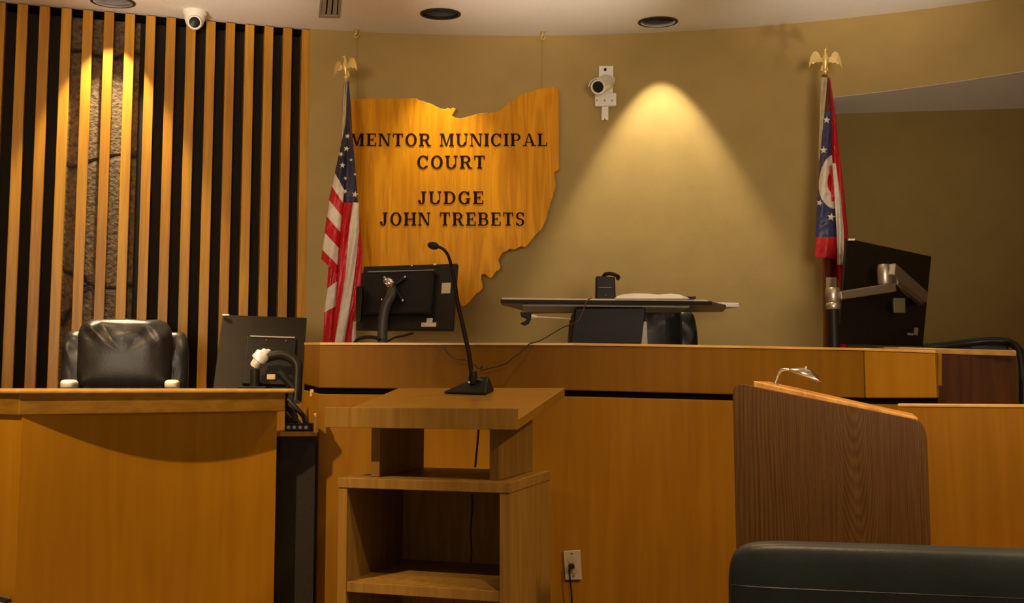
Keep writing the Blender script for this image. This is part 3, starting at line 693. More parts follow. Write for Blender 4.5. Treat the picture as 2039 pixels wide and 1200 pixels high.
cb_.tube(smooth_path([at(582, 775, 4.05), at(578, 800, 4.02), at(586, 825, 3.99), at(590, 843, 3.96)]), .012, 8)
tag(cb_.build('cable', M_BLACK, smooth=True, loc=at(590, 845, 3.95)), 'bunch of black cables dropping behind the left desk to the power strip', 'cable')
# carpeted step at the lower left
st = MB(); a = at(-60, 1176, 3.42); b = at(31, 1190, 3.2); zstep = b.z
st_ = thing('step', 'grey carpeted step with dark edge at the foot of the left desk', 'step', (b.x-.3, b.y, 0))
pl = [(lf.x-.6, lf.y+.40), (ca.x-.005, ca.y-.005), (ca.x-.012, ca.y-.035), (lf.x-.6, lf.y-.0)]
mb = MB(); mb.prism([(x, y, 0) for x, y in pl], (0, 0, .530)); mb.build('carpet', M_CARPET, st_)
mb = MB(); mb.wall([(lf.x-.5, lf.y+.36), (ca.x-.012, ca.y-.012)], .531, .539, .02); mb.build('edge_strip', M_BLACK, st_)

# ------------------------------------------------------------------ podium with microphone
yw = R(-17.5); ux = Vector((math.cos(yw), math.sin(yw), 0)); uy = Vector((-math.sin(yw), math.cos(yw), 0)); Z = Vector((0, 0, 1))
FRc = Vector((-.008, 2.98, 0)); W, D, ZB = .555, .45, .92
def B(x, y, z): return FRc-ux*(W-x)+uy*y+Z*z          # x from the left edge, y back, z up
pod = thing('podium', 'pale maple podium with open shelf and raised slanted top in front of the bench', 'podium', B(W/2, D/2, 0))
def bbox(mb, x0, x1, y0, y1, z0, z1): return mb.hexa([B(x0, y0, z0), B(x1, y0, z0), B(x1, y1, z0), B(x0, y1, z0)], [B(x0, y0, z1), B(x1, y0, z1), B(x1, y1, z1), B(x0, y1, z1)])
for x0 in (0, W-.03):
    bbox(MB(), x0, x0+.03, 0, D, 0, ZB-.0305).build('side_panel', M_POD, pod, bevel=.0015)
bbox(MB(), -.002, W+.002, -.003, D+.002, ZB-.03, ZB).build('body_top', M_POD, pod, bevel=.0015)
bbox(MB(), .03, W-.03, D-.02, D, .05, ZB-.03).build('back_panel', M_PODIN, pod)
bbox(MB(), .03, W-.03, .004, D-.02, .575, .605).build('shelf', M_POD, pod, bevel=.0015)
bbox(MB(), .03, W-.03, .02, D-.02, .06, .09).build('bottom_shelf', M_POD, pod, bevel=.0015)
bbox(MB(), .03, W-.03, .004, .05, .09, .094).build('plinth', M_POD, pod)
# slanted top: lip in front, board rising to the back
LP = Vector((.0125, 2.93, 0)); LW = .62
def TP(x, y, z): return LP-ux*(LW-x)+uy*y+Z*z
zf, zb, DT = 1.103, 1.1965, .562
def tz(y): return zf+(zb-zf)*y/DT
for x0, x1 in ((.112, .142), (.504, .534)):
    pts = [TP(x0, .10, ZB+.0005), TP(x1, .10, ZB+.0005), TP(x1, .46, ZB+.0005), TP(x0, .46, ZB+.0005)]
    tp = [TP(x0, .10, tz(.10)-.03), TP(x1, .10, tz(.10)-.03), TP(x1, .46, tz(.46)-.03), TP(x0, .46, tz(.46)-.03)]
    MB().hexa(pts, tp).build('riser_panel', M_POD, pod, bevel=.0015)
MB().hexa([TP(0, .02, tz(.02)-.03), TP(LW, .02, tz(.02)-.03), TP(LW, DT, zb-.03), TP(0, DT, zb-.03)],
          [TP(0, .02, tz(.02)), TP(LW, .02, tz(.02)), TP(LW, DT, zb), TP(0, DT, zb)]).build('slanted_top', M_PODTOP, pod, bevel=.002)
MB().hexa([TP(0, 0, 1.076), TP(LW, 0, 1.076), TP(LW, .0195, 1.076), TP(0, .0195, 1.076)],
          [TP(0, 0, 1.138), TP(LW, 0, 1.138), TP(LW, .0195, 1.138), TP(0, .0195, 1.138)]).build('front_lip', M_POD, pod, bevel=.0015)
# microphone on the slanted top
def on_top(px, py, lift=0):
    p0 = TP(0, 0, zf); n = (TP(1, 0, zf)-p0).cross(TP(0, DT, zb)-p0).normalized(); return atplane(px, py, p0, n)+Z*lift
m0 = on_top(925, 786); mic = thing('microphone', 'black gooseneck desk microphone standing on the pale podium', 'microphone', m0)
f1, f2 = on_top(883, 784), on_top(966, 787); bkv = uy*.085+Z*.085*(zb-zf)/DT
b1, b2 = f1+bkv+ux*.055, f2+bkv+ux*.006
e_ = Z*.001
bot = [f1+e_, f2+e_, b2+e_, b1+e_]
up_ = [f1+Z*.010, f2+Z*.012+ux*.003, f2.lerp(b2, .75)+Z*.058-ux*.014, f1.lerp(b1, .75)+Z*.046+ux*.055]
mb = MB(); mb.hexa(bot, up_); base = mb.build('base', M_BLACK, mic, bevel=.008, seg=3, smooth=True)
st0 = f2.lerp(b2, .62)+Z*.05-ux*.033; sy = st0.y
pth = smooth_path([st0+Z*-.012, at(941, 748, sy), at(934, 705, sy), at(922, 650, sy), at(911, 600, sy), at(905, 560, sy-.01), at(899, 530, sy-.02), at(892, 508, sy-.03), at(883, 496, sy-.035), at(873, 491, sy-.035)], 6)
mb = MB(); mb.tube(pth, [.0066+.0016*(1-i/len(pth)) if i < len(pth)*.62 else .0055 for i in range(len(pth))], 10); mb.build('gooseneck', plain('gooseneck_brown', (.014, .006, .006), .4, spec=.15), mic, smooth=True)
mb = MB(); mb.lathe([(.014, -.02), (.016, 0), (.013, .022), (.008, .026)], at(942, 752, sy), 14); mb.build('neck_socket', M_BLACK, mic, smooth=True)
h = at(863, 489, sy-.035); mb = MB(); mb.ball(h, (.021, .0155, .0135), Matrix.Rotation(R(12), 3, 'Y')); mb.build('windscreen', plain('foam_black', (.012, .008, .008), .9, bump=.6, bscale=600), mic, smooth=True)
mb = MB(); mb.ball(at(934, 761, sy-.022), .0035); mb.build('button', M_WHITE, mic, smooth=True)
# cord from the podium top down the back of the open shelf
pc = [B(W*.70, .40, 1.10), B(W*.695, .405, 1.0), B(W*.69, .41, .925)]
cdp = smooth_path([at(953, 855, 3.28), at(950, 890, 3.28), at(946, 930, 3.28)], 4)
tag(MB().tube(cdp, .0035, 6).build('cord', plain('cord_dark', (.03, .012, .008), .5), smooth=True, loc=cdp[-1]), 'thin dark microphone cord under the slanted podium top', 'cord')
cin = [at(939, 984, 3.30), at(940, 1010, 3.32), at(937, 1060, 3.33), at(939, 1095, 3.33), at(937, 1122, 3.33)]
tag(MB().tube(smooth_path(cin, 4), .003, 6).build('cord', M_BLACK, smooth=True, loc=cin[-1]), 'thin black cord hanging inside the open podium shelf', 'cord')

# ------------------------------------------------------------------ wall outlet in the bench front
ol = thing('wall_outlet', 'beige wall socket with a plugged in cord on the bench front', 'outlet', at(1140, 1155, 4.015))
yo = 4.013
mb = MB(); mb.prism([at(1121.5, 1096, yo), at(1155.5, 1094, yo), at(1158.5, 1153, yo), at(1125.5, 1154, yo)], (0, -.006, 0)); mb.build('cover_plate', M_IVORY, ol, bevel=.002)
for x, y in ((1138.5, 1102), (1142, 1146)):
    mb = MB(); mb.lathe([(.0045, 0), (.0045, .002)], at(x, y, yo-.006), 10, Vector((0, -1, 0)).to_track_quat('Z', 'Y')); mb.build('screw', plain('screw_dark', (.1, .08, .05), .4), ol)
for x, y in ((1138, 1113), (1142, 1133)):
    mb = MB(); mb.lathe([(.017, 0), (.017, .0015), (.015, .0025)], at(x, y, yo-.006), 18, Vector((0, -1, 0)).to_track_quat('Z', 'Y')); mb.build('socket', plain('socket_ivory', (.30, .25, .17), .5), ol)
pc = MB(); p = at(1138, 1127, yo-.02); pc.box(p, (.022, .022, .014))
pc.tube(smooth_path([p+Vector((-.006, -.006, 0)), at(1134, 1138, yo-.03), at(1136, 1160, yo-.03), at(1139, 1200, yo-.03), at(1136, 1290, yo-.03), at(1130, 1360, yo-.05)]), .0032, 7)
tag(pc.build('cable', M_BLACK, smooth=True, loc=p), 'thin black cord plugged into the beige socket', 'cord')
# cord hanging over the bench rail
yr = 3.985
hc = smooth_path([at(876, 683, 4.1), at(881, 686, 4.02), at(885, 694, yr), at(897, 708, yr), at(913, 715, yr), at(928, 716, yr), at(945, 726, yr), at(953, 733, yr), at(961, 728, yr), at(958, 737, yr), at(972, 733, yr), at(990, 729, yr), at(1010, 722, yr), at(1024, 710, yr), at(1040, 698, yr+.01), at(1055, 684, 4.0), at(1075, 678, 4.05), at(1100, 664, 4.15), at(1120, 652, 4.22), at(1138, 645, 4.28), at(1150, 640, 4.32), at(1160, 622, 4.38), at(1168, 600, 4.42), at(1178, 593, 4.56)])
tag(MB().tube(hc, .0026, 6).build('cord', plain('cord_brown', (.035, .018, .008), .5), smooth=True, loc=hc[0]), 'thin cord looping over the bench rail up to the standing desk', 'cord')

# ------------------------------------------------------------------ brown lectern at right, seen from its side
ly = R(-20); lx = Vector((math.cos(ly), math.sin(ly), 0)); lyv = Vector((-math.sin(ly), math.cos(ly), 0))
n_l = -lyv; p_l = at(1655, 900, 2.72)
def LPx(px, py): return atplane(px, py, p_l, n_l)
bl = LPx(1463, 1000); br = LPx(1848, 1000)
def down(p): return Vector((p.x, p.y, 0))
prof = [LPx(1459, 790), LPx(1460, 775), LPx(1464, 768), LPx(1471, 764.5), LPx(1482, 764.5), LPx(1500, 769), LPx(1600, 789.5), LPx(1700, 809.5), LPx(1800, 830), LPx(1822, 834.5), LPx(1832, 839), LPx(1839, 848), LPx(1843, 858), LPx(1846, 872)]
prof2 = [down(LPx(1470, 1150))+Z*0]+prof+[down(LPx(1858, 1150))]
lec = thing('lectern', 'dark brown oak grained lectern with sloping top seen from its side', 'lectern', down((bl+br)/2+lyv*.2))
M_OAK = oak_cathedral('lectern_oak', (.115, .056, .014), (.055, .022, .004), (LPx(1700, 900).x-lec.location.x, .88))
mb = MB(); mb.prism(prof2, lyv*.022); mb.build('side_panel', M_OAK, lec, bevel=.002)
DPT = .42
mb = MB(); mb.prism([p+lyv*DPT for p in prof2], lyv*.022); mb.build('side_panel', M_OAK, lec, bevel=.002)
tpr = [prof[i] for i in (4, 5, 6, 7, 8, 9)]
mb = MB(); a, b = LPx(1498, 757.5), LPx(1828, 831)
dn = Z*-.026
mb.hexa([a+lyv*.0225, b+lyv*.0225, b+lyv*(DPT-.0005), a+lyv*(DPT-.0005)], [a+lyv*.0225+dn, b+lyv*.0225+dn, b+lyv*(DPT-.0005)+dn, a+lyv*(DPT-.0005)+dn])
mb.build('reading_board', wood('lectern_top_oak', (.62, .33, .07), (.42, .19, .03), (25, 3, 3), .35, spec=.4), lec, bevel=.003)  # light orange oak; brightness from lamp and ceiling is put into the colour
mb = MB(); a, b = LPx(1463, 790), down(LPx(1470, 1150)); mb.hexa([a+lyv*.0225, a+lyv*.0225+lx*.02, b+lyv*.0225+lx*.02, b+lyv*.0225], [a+lyv*(DPT-.0005), a+lyv*(DPT-.0005)+lx*.02, b+lyv*(DPT-.0005)+lx*.02, b+lyv*(DPT-.0005)]); mb.build('front_panel', M_OAK, lec)
# reading lamp
q0 = LPx(1541, 776)+lyv*.20
def LA(x, y): return atplane(x, y, q0, n_l)
rl = thing('reading_lamp', 'small chrome reading lamp with angled shade on the brown lectern', 'lamp', q0)
mb = MB(); mb.tube(smooth_path([LA(1541, 771), LA(1544, 760), LA(1549, 746), LA(1555, 738), LA(1563, 735), LA(1576, 737)], 6), .0045, 10); mb.build('stem', M_CHROME, rl, smooth=True)
mb = MB(); mb.lathe([(.014, .0), (.014, .004), (.007, .008)], LA(1541, 768), 16); mb.build('base', M_CHROME, rl, smooth=True)
mb = MB(); s0_, s1_ = LA(1572, 736.5), LA(1634, 757); dd = (s1_-s0_); L_ = dd.length; dd.normalize(); nn = dd.cross(n_l).normalized(); nn = nn if nn.z > 0 else -nn
def SH(t_, w_, h_): return s0_+dd*t_*L_+lyv*w_+nn*h_
rings = []
for t_, wv, hv in ((-.02, .012, .006), (.12, .016, .012), (.35, .026, .021), (.6, .027, .022), (.82, .026, .013), (.97, .024, .004), (1.03, .02, .0)):
    rings.append([mb.bm.verts.new(SH(t_, wv*math.cos(a), hv*math.sin(a)-.003)) for a in [PI*k/12 for k in range(13)]])
for r1, r2 in zip(rings, rings[1:]):
    for k in range(12): mb._f([r1[k], r1[k+1], r2[k+1], r2[k]])
mb.build('shade', M_CHROME, rl, smooth=True, solid=.003)
mb = MB(); mb.ball(SH(.45, 0, .022), .0035); mb.build('knob', M_BRASS, rl, smooth=True)
mb = MB(); mb.tube([SH(.2, 0, .0), SH(.95, 0, -.003)], .006, 10); mb.build('tube', plain('lamp_tube', (.25, .22, .2), .3), rl, smooth=True)

# ------------------------------------------------------------------ chairs
def chair_base(t, c, zs, rot):
    mb = MB(); mb.tube([c+Z*.09, c+Z*(zs-.05)], .03, 14); mb.build('gas_column', M_BLACK, t, smooth=True)
    for k in range(5):
        a = 2*PI*k/5+.3; d = Vector((math.cos(a), math.sin(a), 0))
        mb = MB(); mb.tube([c+Z*.10, c+d*.15+Z*.09, c+d*.30+Z*.075], [.028, .022, .016], 8); lg = mb.build('leg', M_BLACK, t, smooth=True)
        mb = MB(); mb.ball(c+d*.30+Z*.03, .03); mb.build('caster', M_BLACK, lg, smooth=True)
def wrinkle(seed, amp, top):
    def f(v):
        k = max(0, min(1, (v.z-top*.1)/(top*.5)))
        a = amp*k*(math.sin(v.x*70+v.z*55+seed)*.6+math.sin(v.x*31-v.z*40+seed*2)*.7)
        return Vector((v.x, v.y+a if v.y < 0 else v.y, v.z+a*.35*k))
    return f
def exec_chair(label, x0, x1, ytop, Y, zseat, floor_z, arms=True, turn=0):
    X = lambda px: at(px, 700, Y).x
    w_ = X(x1)-X(x0); cx = (X(x0)+X(x1))/2; zt = at(1000, ytop, Y).z; g = Vector((cx, Y+.15, floor_z))
    t = thing('executive_chair', label, 'chair', g)
    hb = zt-zseat
    # backrest: wing shell behind, thick head cushion in front
    for sx in (-1, 1):
        mb = MB(); mb.pillow((cx+sx*w_*.40, Y+.06, zseat+hb*.43), (w_*.21, .15, hb*.95), .55, .5, disp=wrinkle(sx*2.1, .006, hb*.5)); mb.build('wing', M_LEATHER, t, smooth=True)
    mb = MB(); mb.pillow((cx, Y+.10, zseat+hb*.40), (w_*.82, .12, hb*.92), .5, .3); mb.build('backrest', M_LEATHER, t, smooth=True)
    ch = hb*.62 if hb > .5 else hb*.9
    mb = MB(); mb.pillow((cx, Y-.01, zt-ch/2), (w_*.735, .22, ch), .55, .36, disp=wrinkle(1.3, .010, ch*.5), nu=64, nv=32); mb.build('head_cushion', M_LEATHER, t, smooth=True)
    mb = MB(); mb.pillow((cx, Y+.0, zt-ch-.10), (w_*.72, .20, .30), .5, .35); mb.build('lumbar_cushion', M_LEATHER, t, smooth=True)
    mb = MB(); mb.pillow((cx, Y-.24, zseat-.02), (w_*.86, .56, .15), .5, .35); mb.build('seat', M_LEATHER, t, smooth=True)
    if arms:
        for sx in (-1, 1):
            ax_ = cx+sx*w_*.385
            mb = MB(); mb.tube(smooth_path([(ax_, Y+.05, zseat+.05), (ax_, Y+.03, zseat+.20), (ax_, Y-.08, zseat+.225), (ax_, Y-.25, zseat+.22), (ax_, Y-.30, zseat+.16), (ax_, Y-.28, zseat-.01)]), .025, 10)
            ar = mb.build('armrest', M_BLACK, t, smooth=True)
            mb = MB(); mb.pillow((ax_, Y-.2, zseat+.255), (.065, .20, .045), .6, .6); mb.build('arm_pad', plain('arm_highlight', (.62, .58, .46), .45), ar, smooth=True)  # cream colour stands in for overhead highlights on black pads
    chair_base(t, Vector((cx, Y-.12, floor_z)), zseat-.06-floor_z, 0)
    t.rotation_euler.z = R(turn)
    return t
ec = exec_chair('black leather executive chair behind the left desk against the slats', 112, 350, 635, 4.72, .955, PZ, turn=17)
ec2 = exec_chair('black leather executive chair behind the standing desk on the judge bench', 1133, 1391, 592, 5.52, .98, PZ)

# foreground chair back
fc = thing('chair', 'dark grey leather chair back in the lower right foreground', 'chair', (at(1780, 1150, 1.7).x+.02, 1.66, 0))
a = at(1449, 1100, 1.72); b = at(2039, 1116, 1.62); dvx = (b-a); dvx.z = 0; dvx.normalize(); nvx = Vector((-dvx.y, dvx.x, 0))
Wf = .68; cx = a+dvx*Wf/2; zt = at(1600, 1090, 1.70).z
rm = Matrix((dvx, nvx, Z)).transposed()
mb = MB(); mb.pillow((cx.x, cx.y, zt-.24), (Wf, .085, .50), .42, .16, rot=rm, nu=72, nv=30); mb.build('backrest', M_LEATHER2, fc, smooth=True)
mb = MB(); zz_ = at(1700, 1172, 1.66).z
def seat_back_y(x, z):
    q = (abs(x/(Wf/2))**(2/.16)+abs(z/.25)**(2/.16))**(.16/.42); return .0425*max(0, 1-q)**(.21)
zs_ = zz_-(zt-.24)
sp_ = [Vector((cx.x, cx.y, zz_))+dvx*x-nvx*(seat_back_y(x, zs_)+.0002) for x in [Wf*(-.492+.984*k/60) for k in range(61)]]
mb.tube(sp_, .0013, 6); mb.build('seam', M_LEATHER2, fc, smooth=True)
sv = cx+nvx*.30
mb = MB(); mb.pillow((sv.x, sv.y, .44), (Wf*.92, .52, .10), .45, .3, rot=rm); mb.build('seat', M_LEATHER2, fc, smooth=True)
for sx in (-1, 1):
    for sy_ in (.06, .50):
        p = cx+dvx*sx*Wf*.40+nvx*sy_; mb = MB(); mb.tube([(p.x, p.y, .0), (p.x, p.y, .42)], .016, 10); mb.build('leg', M_BLACK, fc, smooth=True)
for sx in (-1, 1):
    p = cx+dvx*sx*Wf*.40+nvx*.045; mb = MB(); mb.tube([(p.x, p.y, .40), (p.x, p.y, .72)], .014, 10); mb.build('back_post', M_BLACK, fc, smooth=True)

# black chair beyond the right desk end
rc_ = thing('chair', 'black leather chair tucked behind the right desk end, its curved back rim in view', 'chair', (at(2010, 800, 4.75).x, 4.75, PZ))
YB = 4.70
mb = MB()
rim = smooth_path([at(1838, 692, 4.78), at(1880, 688, 4.76), at(1930, 682, 4.74), at(1980, 678, 4.70), at(2012, 683, 4.66), at(2030, 700, 4.55), at(2037, 735, 4.42), at(2038, 775, 4.36), at(2038, 860, 4.34)], 6)
mb.tube(rim, .018, 12); mb.build('back_rim', M_LEATHER, rc_, smooth=True)
mb = MB(); mb.hexa([at(1842, 692, 4.79), at(1930, 684, 4.77), at(2010, 686, 4.72), at(2012, 800, 4.72), at(1842, 800, 4.79)], [v+Vector((0, .05, 0)) for v in (at(1842, 692, 4.79), at(1930, 684, 4.77), at(2010, 686, 4.72), at(2012, 800, 4.72), at(1842, 800, 4.79))]); mb.build('backrest', M_LEATHER, rc_, bevel=.01)
p = at(1925, 800, 4.9); mb = MB(); mb.pillow((p.x, p.y+.15, .93), (.5, .5, .12), .5, .35); mb.build('seat', M_LEATHER, rc_, smooth=True)
chair_base(rc_, Vector((p.x, p.y+.12, PZ)), .93-.05-PZ, 0)

# ------------------------------------------------------------------ monitors
def screen(t, cor, thick, name='screen_back', inset=None, mat=M_SCREEN):
    """panel whose rear faces the camera: cor = TL, TR, BR, BL points; body grows away from the camera"""
    n = (cor[1]-cor[0]).cross(cor[3]-cor[0]).normalized()
    if n.y < 0: n = -n
    mb = MB(); mb.prism(cor, n*thick); o = mb.build(name, mat, t, bevel=.004)
    return n
def lerp2(cor, u, v): return cor[0].lerp(cor[1], u).lerp(cor[3].lerp(cor[2], u), v)
def planar(tl, tr, bl): return [tl, tr, tr+bl-tl, bl]
def quadpatch(cor, u0, u1, v0, v1): return [lerp2(cor, u0, v0), lerp2(cor, u1, v0), lerp2(cor, u1, v1), lerp2(cor, u0, v1)]

# monitor behind the left desk
TL, TR, BL = at(443, 626, 4.55), at(611, 632, 4.62), at(424, 774, 4.38)
co = planar(TL, TR, BL)
mo = thing('monitor', 'black monitor seen from behind, tilted back on a chrome arm beside the left desk', 'monitor', Vector((at(508, 760, 4.33).x, 4.33, ZT+.0045)))
n = screen(mo, co, .03)
mb = MB(); mb.prism([p-n*.022 for p in quadpatch(co, .32, .90, .32, .95)], n*.0215); mb.build('rear_housing', M_BLACK, mo, bevel=.006)
mb = MB(); mb.prism([p-n*.026 for p in quadpatch(co, .36, .88, .315, .33)], n*.004); mb.build('housing_edge', M_GREY, mo)
mb = MB(); mb.box(at(450, 627, 4.54)-n*.002, (.03, .012, .006)); mb.build('corner_sticker', M_WHITE, mo)
for u in (.55, .78):
    mb = MB(); mb.ball(lerp2(co, u, .37)-n*.024, .004); mb.build('screw', M_CHROME, mo)
Ya = 4.33
arm = MB(); arm.tube(smooth_path([at(507, 727, Ya), at(514, 716, Ya-.01), at(522, 708, Ya), at(528, 700, Ya+.02)]), [.020]*8+[.032]*9+[.018]*8, 12)
arm.ball(at(515, 700, Ya+.01), (.013, .012, .01)); arm.tube([at(526, 706, Ya), at(535, 699, Ya+.03)], .012, 10)
ao = arm.build('arm_joint', plain('joint_silver', (.8, .8, .8), .3, .3), mo, smooth=True)
mb = MB(); mb.tube(smooth_path([at(518, 715, Ya+.02), at(560, 706, Ya+.02), at(590, 722, Ya), at(592, 760, Ya-.02), at(590, 800, Ya-.05)]), .022, 12); mb.build('arm', M_BLACK, mo, smooth=True)
mb = MB(); p = at(508, 735, Ya); mb.tube([p, Vector((p.x, p.y, ZT+.012))], .020, 12); mb.build('arm_post', M_BLACK, mo, smooth=True)
mb = MB(); mb.tube([at(556, 740, Ya-.03), at(585, 772, Ya-.03)], .018, 10); mb.build('arm_brace', M_BLACK, mo, smooth=True)
mb = MB(); mb.box(at(540, 750, Ya-.02), (.036, .008, .022)); mb.build('label_plate', plain('plate_brass', (.5, .42, .2), .5), mo, bevel=.002)
p = at(508, 735, Ya); mb = MB(); mb.box((p.x, p.y, ZT+.0085), (.12, .10, .008)); mb.build('arm_base', M_BLACK, mo, bevel=.002)

# monitor on the judge bench, left
TL, TR, BL = at(724, 530, 4.82), at(910, 524, 4.58), at(708, 656, 4.68)
co = planar(TL, TR, BL)
jm = thing('monitor', 'black monitor seen from behind on a post, in front of the wooden sign', 'monitor', Vector((at(761, 690, 4.42).x, 4.5, 1.19)))
n = screen(jm, co, .02)
mb = MB(); mb.prism([p-n*.03 for p in quadpatch(co, .03, .80, .14, .80)], n*.0295); mb.build('rear_housing', M_BLACK, jm, bevel=.008)
mb = MB(); mb.prism([p-n*.034 for p in quadpatch(co, .10, .80, .142, .152)], n*.0035); mb.build('housing_edge', M_GREY, jm)
cv = lerp2(co, .40, .40)-n*.045
for du, dv_, m_ in ((-.10, -.14, M_CHROME), (.12, -.14, M_BLACK), (.12, .22, M_BLACK), (-.10, .2, M_BLACK)):
    e = lerp2(co, .40+du, .40+dv_)-n*.036
    mb = MB(); mb.tube([cv, cv.lerp(e, .6), e], [.014, .010, .007], 10); mb.build('mount_arm', m_, jm, smooth=True)
    mb = MB(); mb.ball(e-n*.004, .007); mb.build('screw', M_CHROME, jm, smooth=True)
mb = MB(); mb.ball(cv-n*.03, (.03, .02, .022), Matrix.Rotation(R(35), 3, 'Y')); mb.build('mount_hub', M_CHROME, jm, smooth=True)
yp = (cv-n*.05).y
mb = MB(); mb.tube(smooth_path([cv-n*.004+Z*-.012, at(778, 590, yp), at(768, 610, yp), at(763, 640, yp), at(761, 690, yp)]), .024, 14)
p = at(761, 690, yp); mb.tube([p, Vector((p.x, p.y, 1.195))], .024, 14); mb.lathe([(.09, 1.191), (.09, 1.205), (.03, 1.215)], (p.x, p.y, 0), 24)
mb.build('post', plain('post_grey', (.035, .034, .032), .5), jm, smooth=True)
mb = MB(); mb.prism([p-n*.001 for p in quadpatch(co, .865, .955, .30, .46)], -n*.001); mb.build('label_sticker', plain('sticker', (.5, .46, .33), .6), jm)
mb = MB(); mb.prism([p-n*.001 for p in quadpatch(co, .69, .84, .895, .955)], -n*.001); mb.prism([p-n*.001 for p in quadpatch(co, .74, .80, .83, .895)], -n*.001); mb.build('rating_label', plain('sticker2', (.6, .52, .40), .5), jm)
mb = MB(); mb.box(at(866, 528, 4.62)+Z*.004, (.012, .012, .006)); mb.ball(at(820, 528.5, 4.69), .004); mb.build('top_clip', M_WHITE, jm)
mb = MB(); mb.prism([at(709, 570, 4.66), at(722, 568, 4.66), at(718, 640, 4.6), at(708, 640, 4.6)], (0, .05, 0)); mb.build('speaker_bar', M_BLACK, jm, bevel=.004)
mb = MB(); mb.tube(smooth_path([at(703, 688, 4.5), at(712, 676, 4.48), at(728, 671, 4.46), at(748, 672, 4.44), at(756, 676, 4.42)]), .008, 8)
mb.tube(smooth_path([at(768, 682, 4.42), at(785, 672, 4.44), at(805, 668, 4.46), at(822, 663, 4.55)]), .005, 8)
tag(mb.build('cable', M_BLACK, smooth=True, loc=at(756, 676, 4.42)), 'black cables curving from the monitor post below the wooden sign', 'cable')

# large monitor at the right on a silver arm
TL, TR, BL, BR = at(1687, 474, 4.5), at(1855, 510, 5.15), at(1669, 684, 4.45), at(1838, 690, 5.08)
co = [TL, TR, BR, BL]
rm_ = thing('monitor', 'large black monitor seen from behind on a silver jointed arm beside the right flag', 'monitor', Vector((at(1659, 690, 4.35).x, 4.35, 1.19)))
n = screen(rm_, planar(TL, TR, BL)[:2]+[BR, BL], .012)
mb = MB(); mb.box(at(1695, 477, 4.5), (.03, .012, .008)); mb.build('corner_sticker', M_WHITE, rm_)
mb = MB(); mb.prism([p-n*.001 for p in quadpatch(co, .86, .91, .80, .88)], -n*.001); mb.prism([p-n*.001 for p in quadpatch(co, .78, .85, .86, .885)], -n*.001); mb.build('label_sticker', plain('sticker3', (.35, .27, .22), .6), rm_)
YA = 4.30
p0 = at(1659, 612, YA)
mb = MB(); mb.tube([Vector((p0.x, p0.y, 1.195)), p0], .024, 16); mb.lathe([(.07, 1.191), (.07, 1.21), (.03, 1.22)], (p0.x, p0.y, 0), 24); mb.build('post', M_BLACK, rm_, smooth=True)
mb = MB(); mb.lathe([(.027, -.002), (.031, .004), (.031, .022), (.027, .028), (.03, .032), (.03, .085), (.026, .092)], at(1659, 615, YA), 20); mb.build('collar', M_ALU, rm_, smooth=True)
mb = MB(); a0_, a1_ = at(1668, 589, YA-.01), at(1778, 572, YA+.10)
d_ = (a1_-a0_).normalized(); s_ = d_.cross(Z).normalized(); u_ = s_.cross(d_)
def barq(p, w, h): return [p-s_*w-u_*h, p+s_*w-u_*h, p+s_*w+u_*h, p-s_*w+u_*h]
mb.hexa(barq(a0_, .020, .018), barq(a1_, .022, .020)); mb.build('lower_arm', M_ALU, rm_, bevel=.006)
mb = MB(); mb.lathe([(.028, 0), (.031, .006), (.031, .07), (.026, .088), (.01, .09)], at(1762, 566, YA+.09), 22); mb.build('elbow_joint', M_ALU, rm_, smooth=True)
mb = MB(); b0_, b1_ = at(1772, 536, YA+.06), at(1838, 592, YA+.30); d_ = (b1_-b0_).normalized(); s_ = d_.cross(Z).normalized(); u_ = s_.cross(d_)
mb.hexa(barq(b0_, .024, .028), barq(b1_, .022, .026)); mb.build('upper_arm', M_ALU, rm_, bevel=.006)
mb = MB(); b0_, b1_ = at(1784, 562, YA+.09), at(1832, 604, YA+.30); mb.tube([b0_, b1_], .012, 12); mb.build('gas_spring', M_CHROME, rm_, smooth=True)
mb = MB(); mb.box(at(1790, 608, YA+.33), (.055, .02, .07)); mb.build('mount_plate', plain('plate_olive', (.10, .08, .03), .5), rm_, bevel=.004)
mb = MB(); mb.tube([at(1836, 596, YA+.30), at(1812, 600, YA+.45), lerp2(co, .62, .62)-n*.004], .02, 12); mb.build('tilt_head', M_BLACK, rm_, smooth=True)

# ------------------------------------------------------------------ standing desk on the bench
ZS = 1.585
NL, NR, FRp, FL = atz(998, 603, ZS), atz(1418, 607, ZS), atz(1440, 621, ZS), atz(1062, 624, ZS)
sd_ = thing('standing_desk', 'black raised standing desk platform on the judge bench', 'standing desk', Vector((at(1215, 690, 4.8).x, 4.6, 1.19)))
mb = MB(); mb.prism([NL, NR, NR.lerp(FRp, .5)+Vector((.03, -.05, 0)), FRp, FL, NL+Vector((.0, .12, 0))], (0, 0, .016)); mb.build('platform', plain('platform_grey', (.13, .12, .10), .4), sd_, bevel=.003)
mb = MB(); mb.prism([NL+Vector((0.004, -.004, .0165)), NR+Vector((-.02, -.004, .0165)), FRp+Vector((-.05, -.02, .0165)), FL+Vector((.03, -.02, .0165)), NL+Vector((.012, .12, .0165))], (0, 0, .008)); mb.build('top_highlight', plain('platform_highlight', (.55, .50, .42), .3), sd_)  # pale slab stands in for the highlight along the platform edge
mb = MB(); mb.prism([NL.lerp(NR, .1)+Vector((0, .06, -.008)), NL.lerp(NR, .9)+Vector((0, .06, -.008)), NL.lerp(NR, .9)+Vector((0, .4, -.008)), NL.lerp(NR, .1)+Vector((0, .4, -.008))], (0, 0, .0075)); mb.build('underframe', M_GREY, sd_)
mb = MB(); mb.prism([NL+Vector((-.003, -.006, -.001)), NR+Vector((.0, -.006, -.001)), NR+Vector((.0, .001, -.001)), NL+Vector((-.003, .001, -.001))], (0, 0, .018)); mb.build('front_edge', M_BLACK, sd_, bevel=.002)
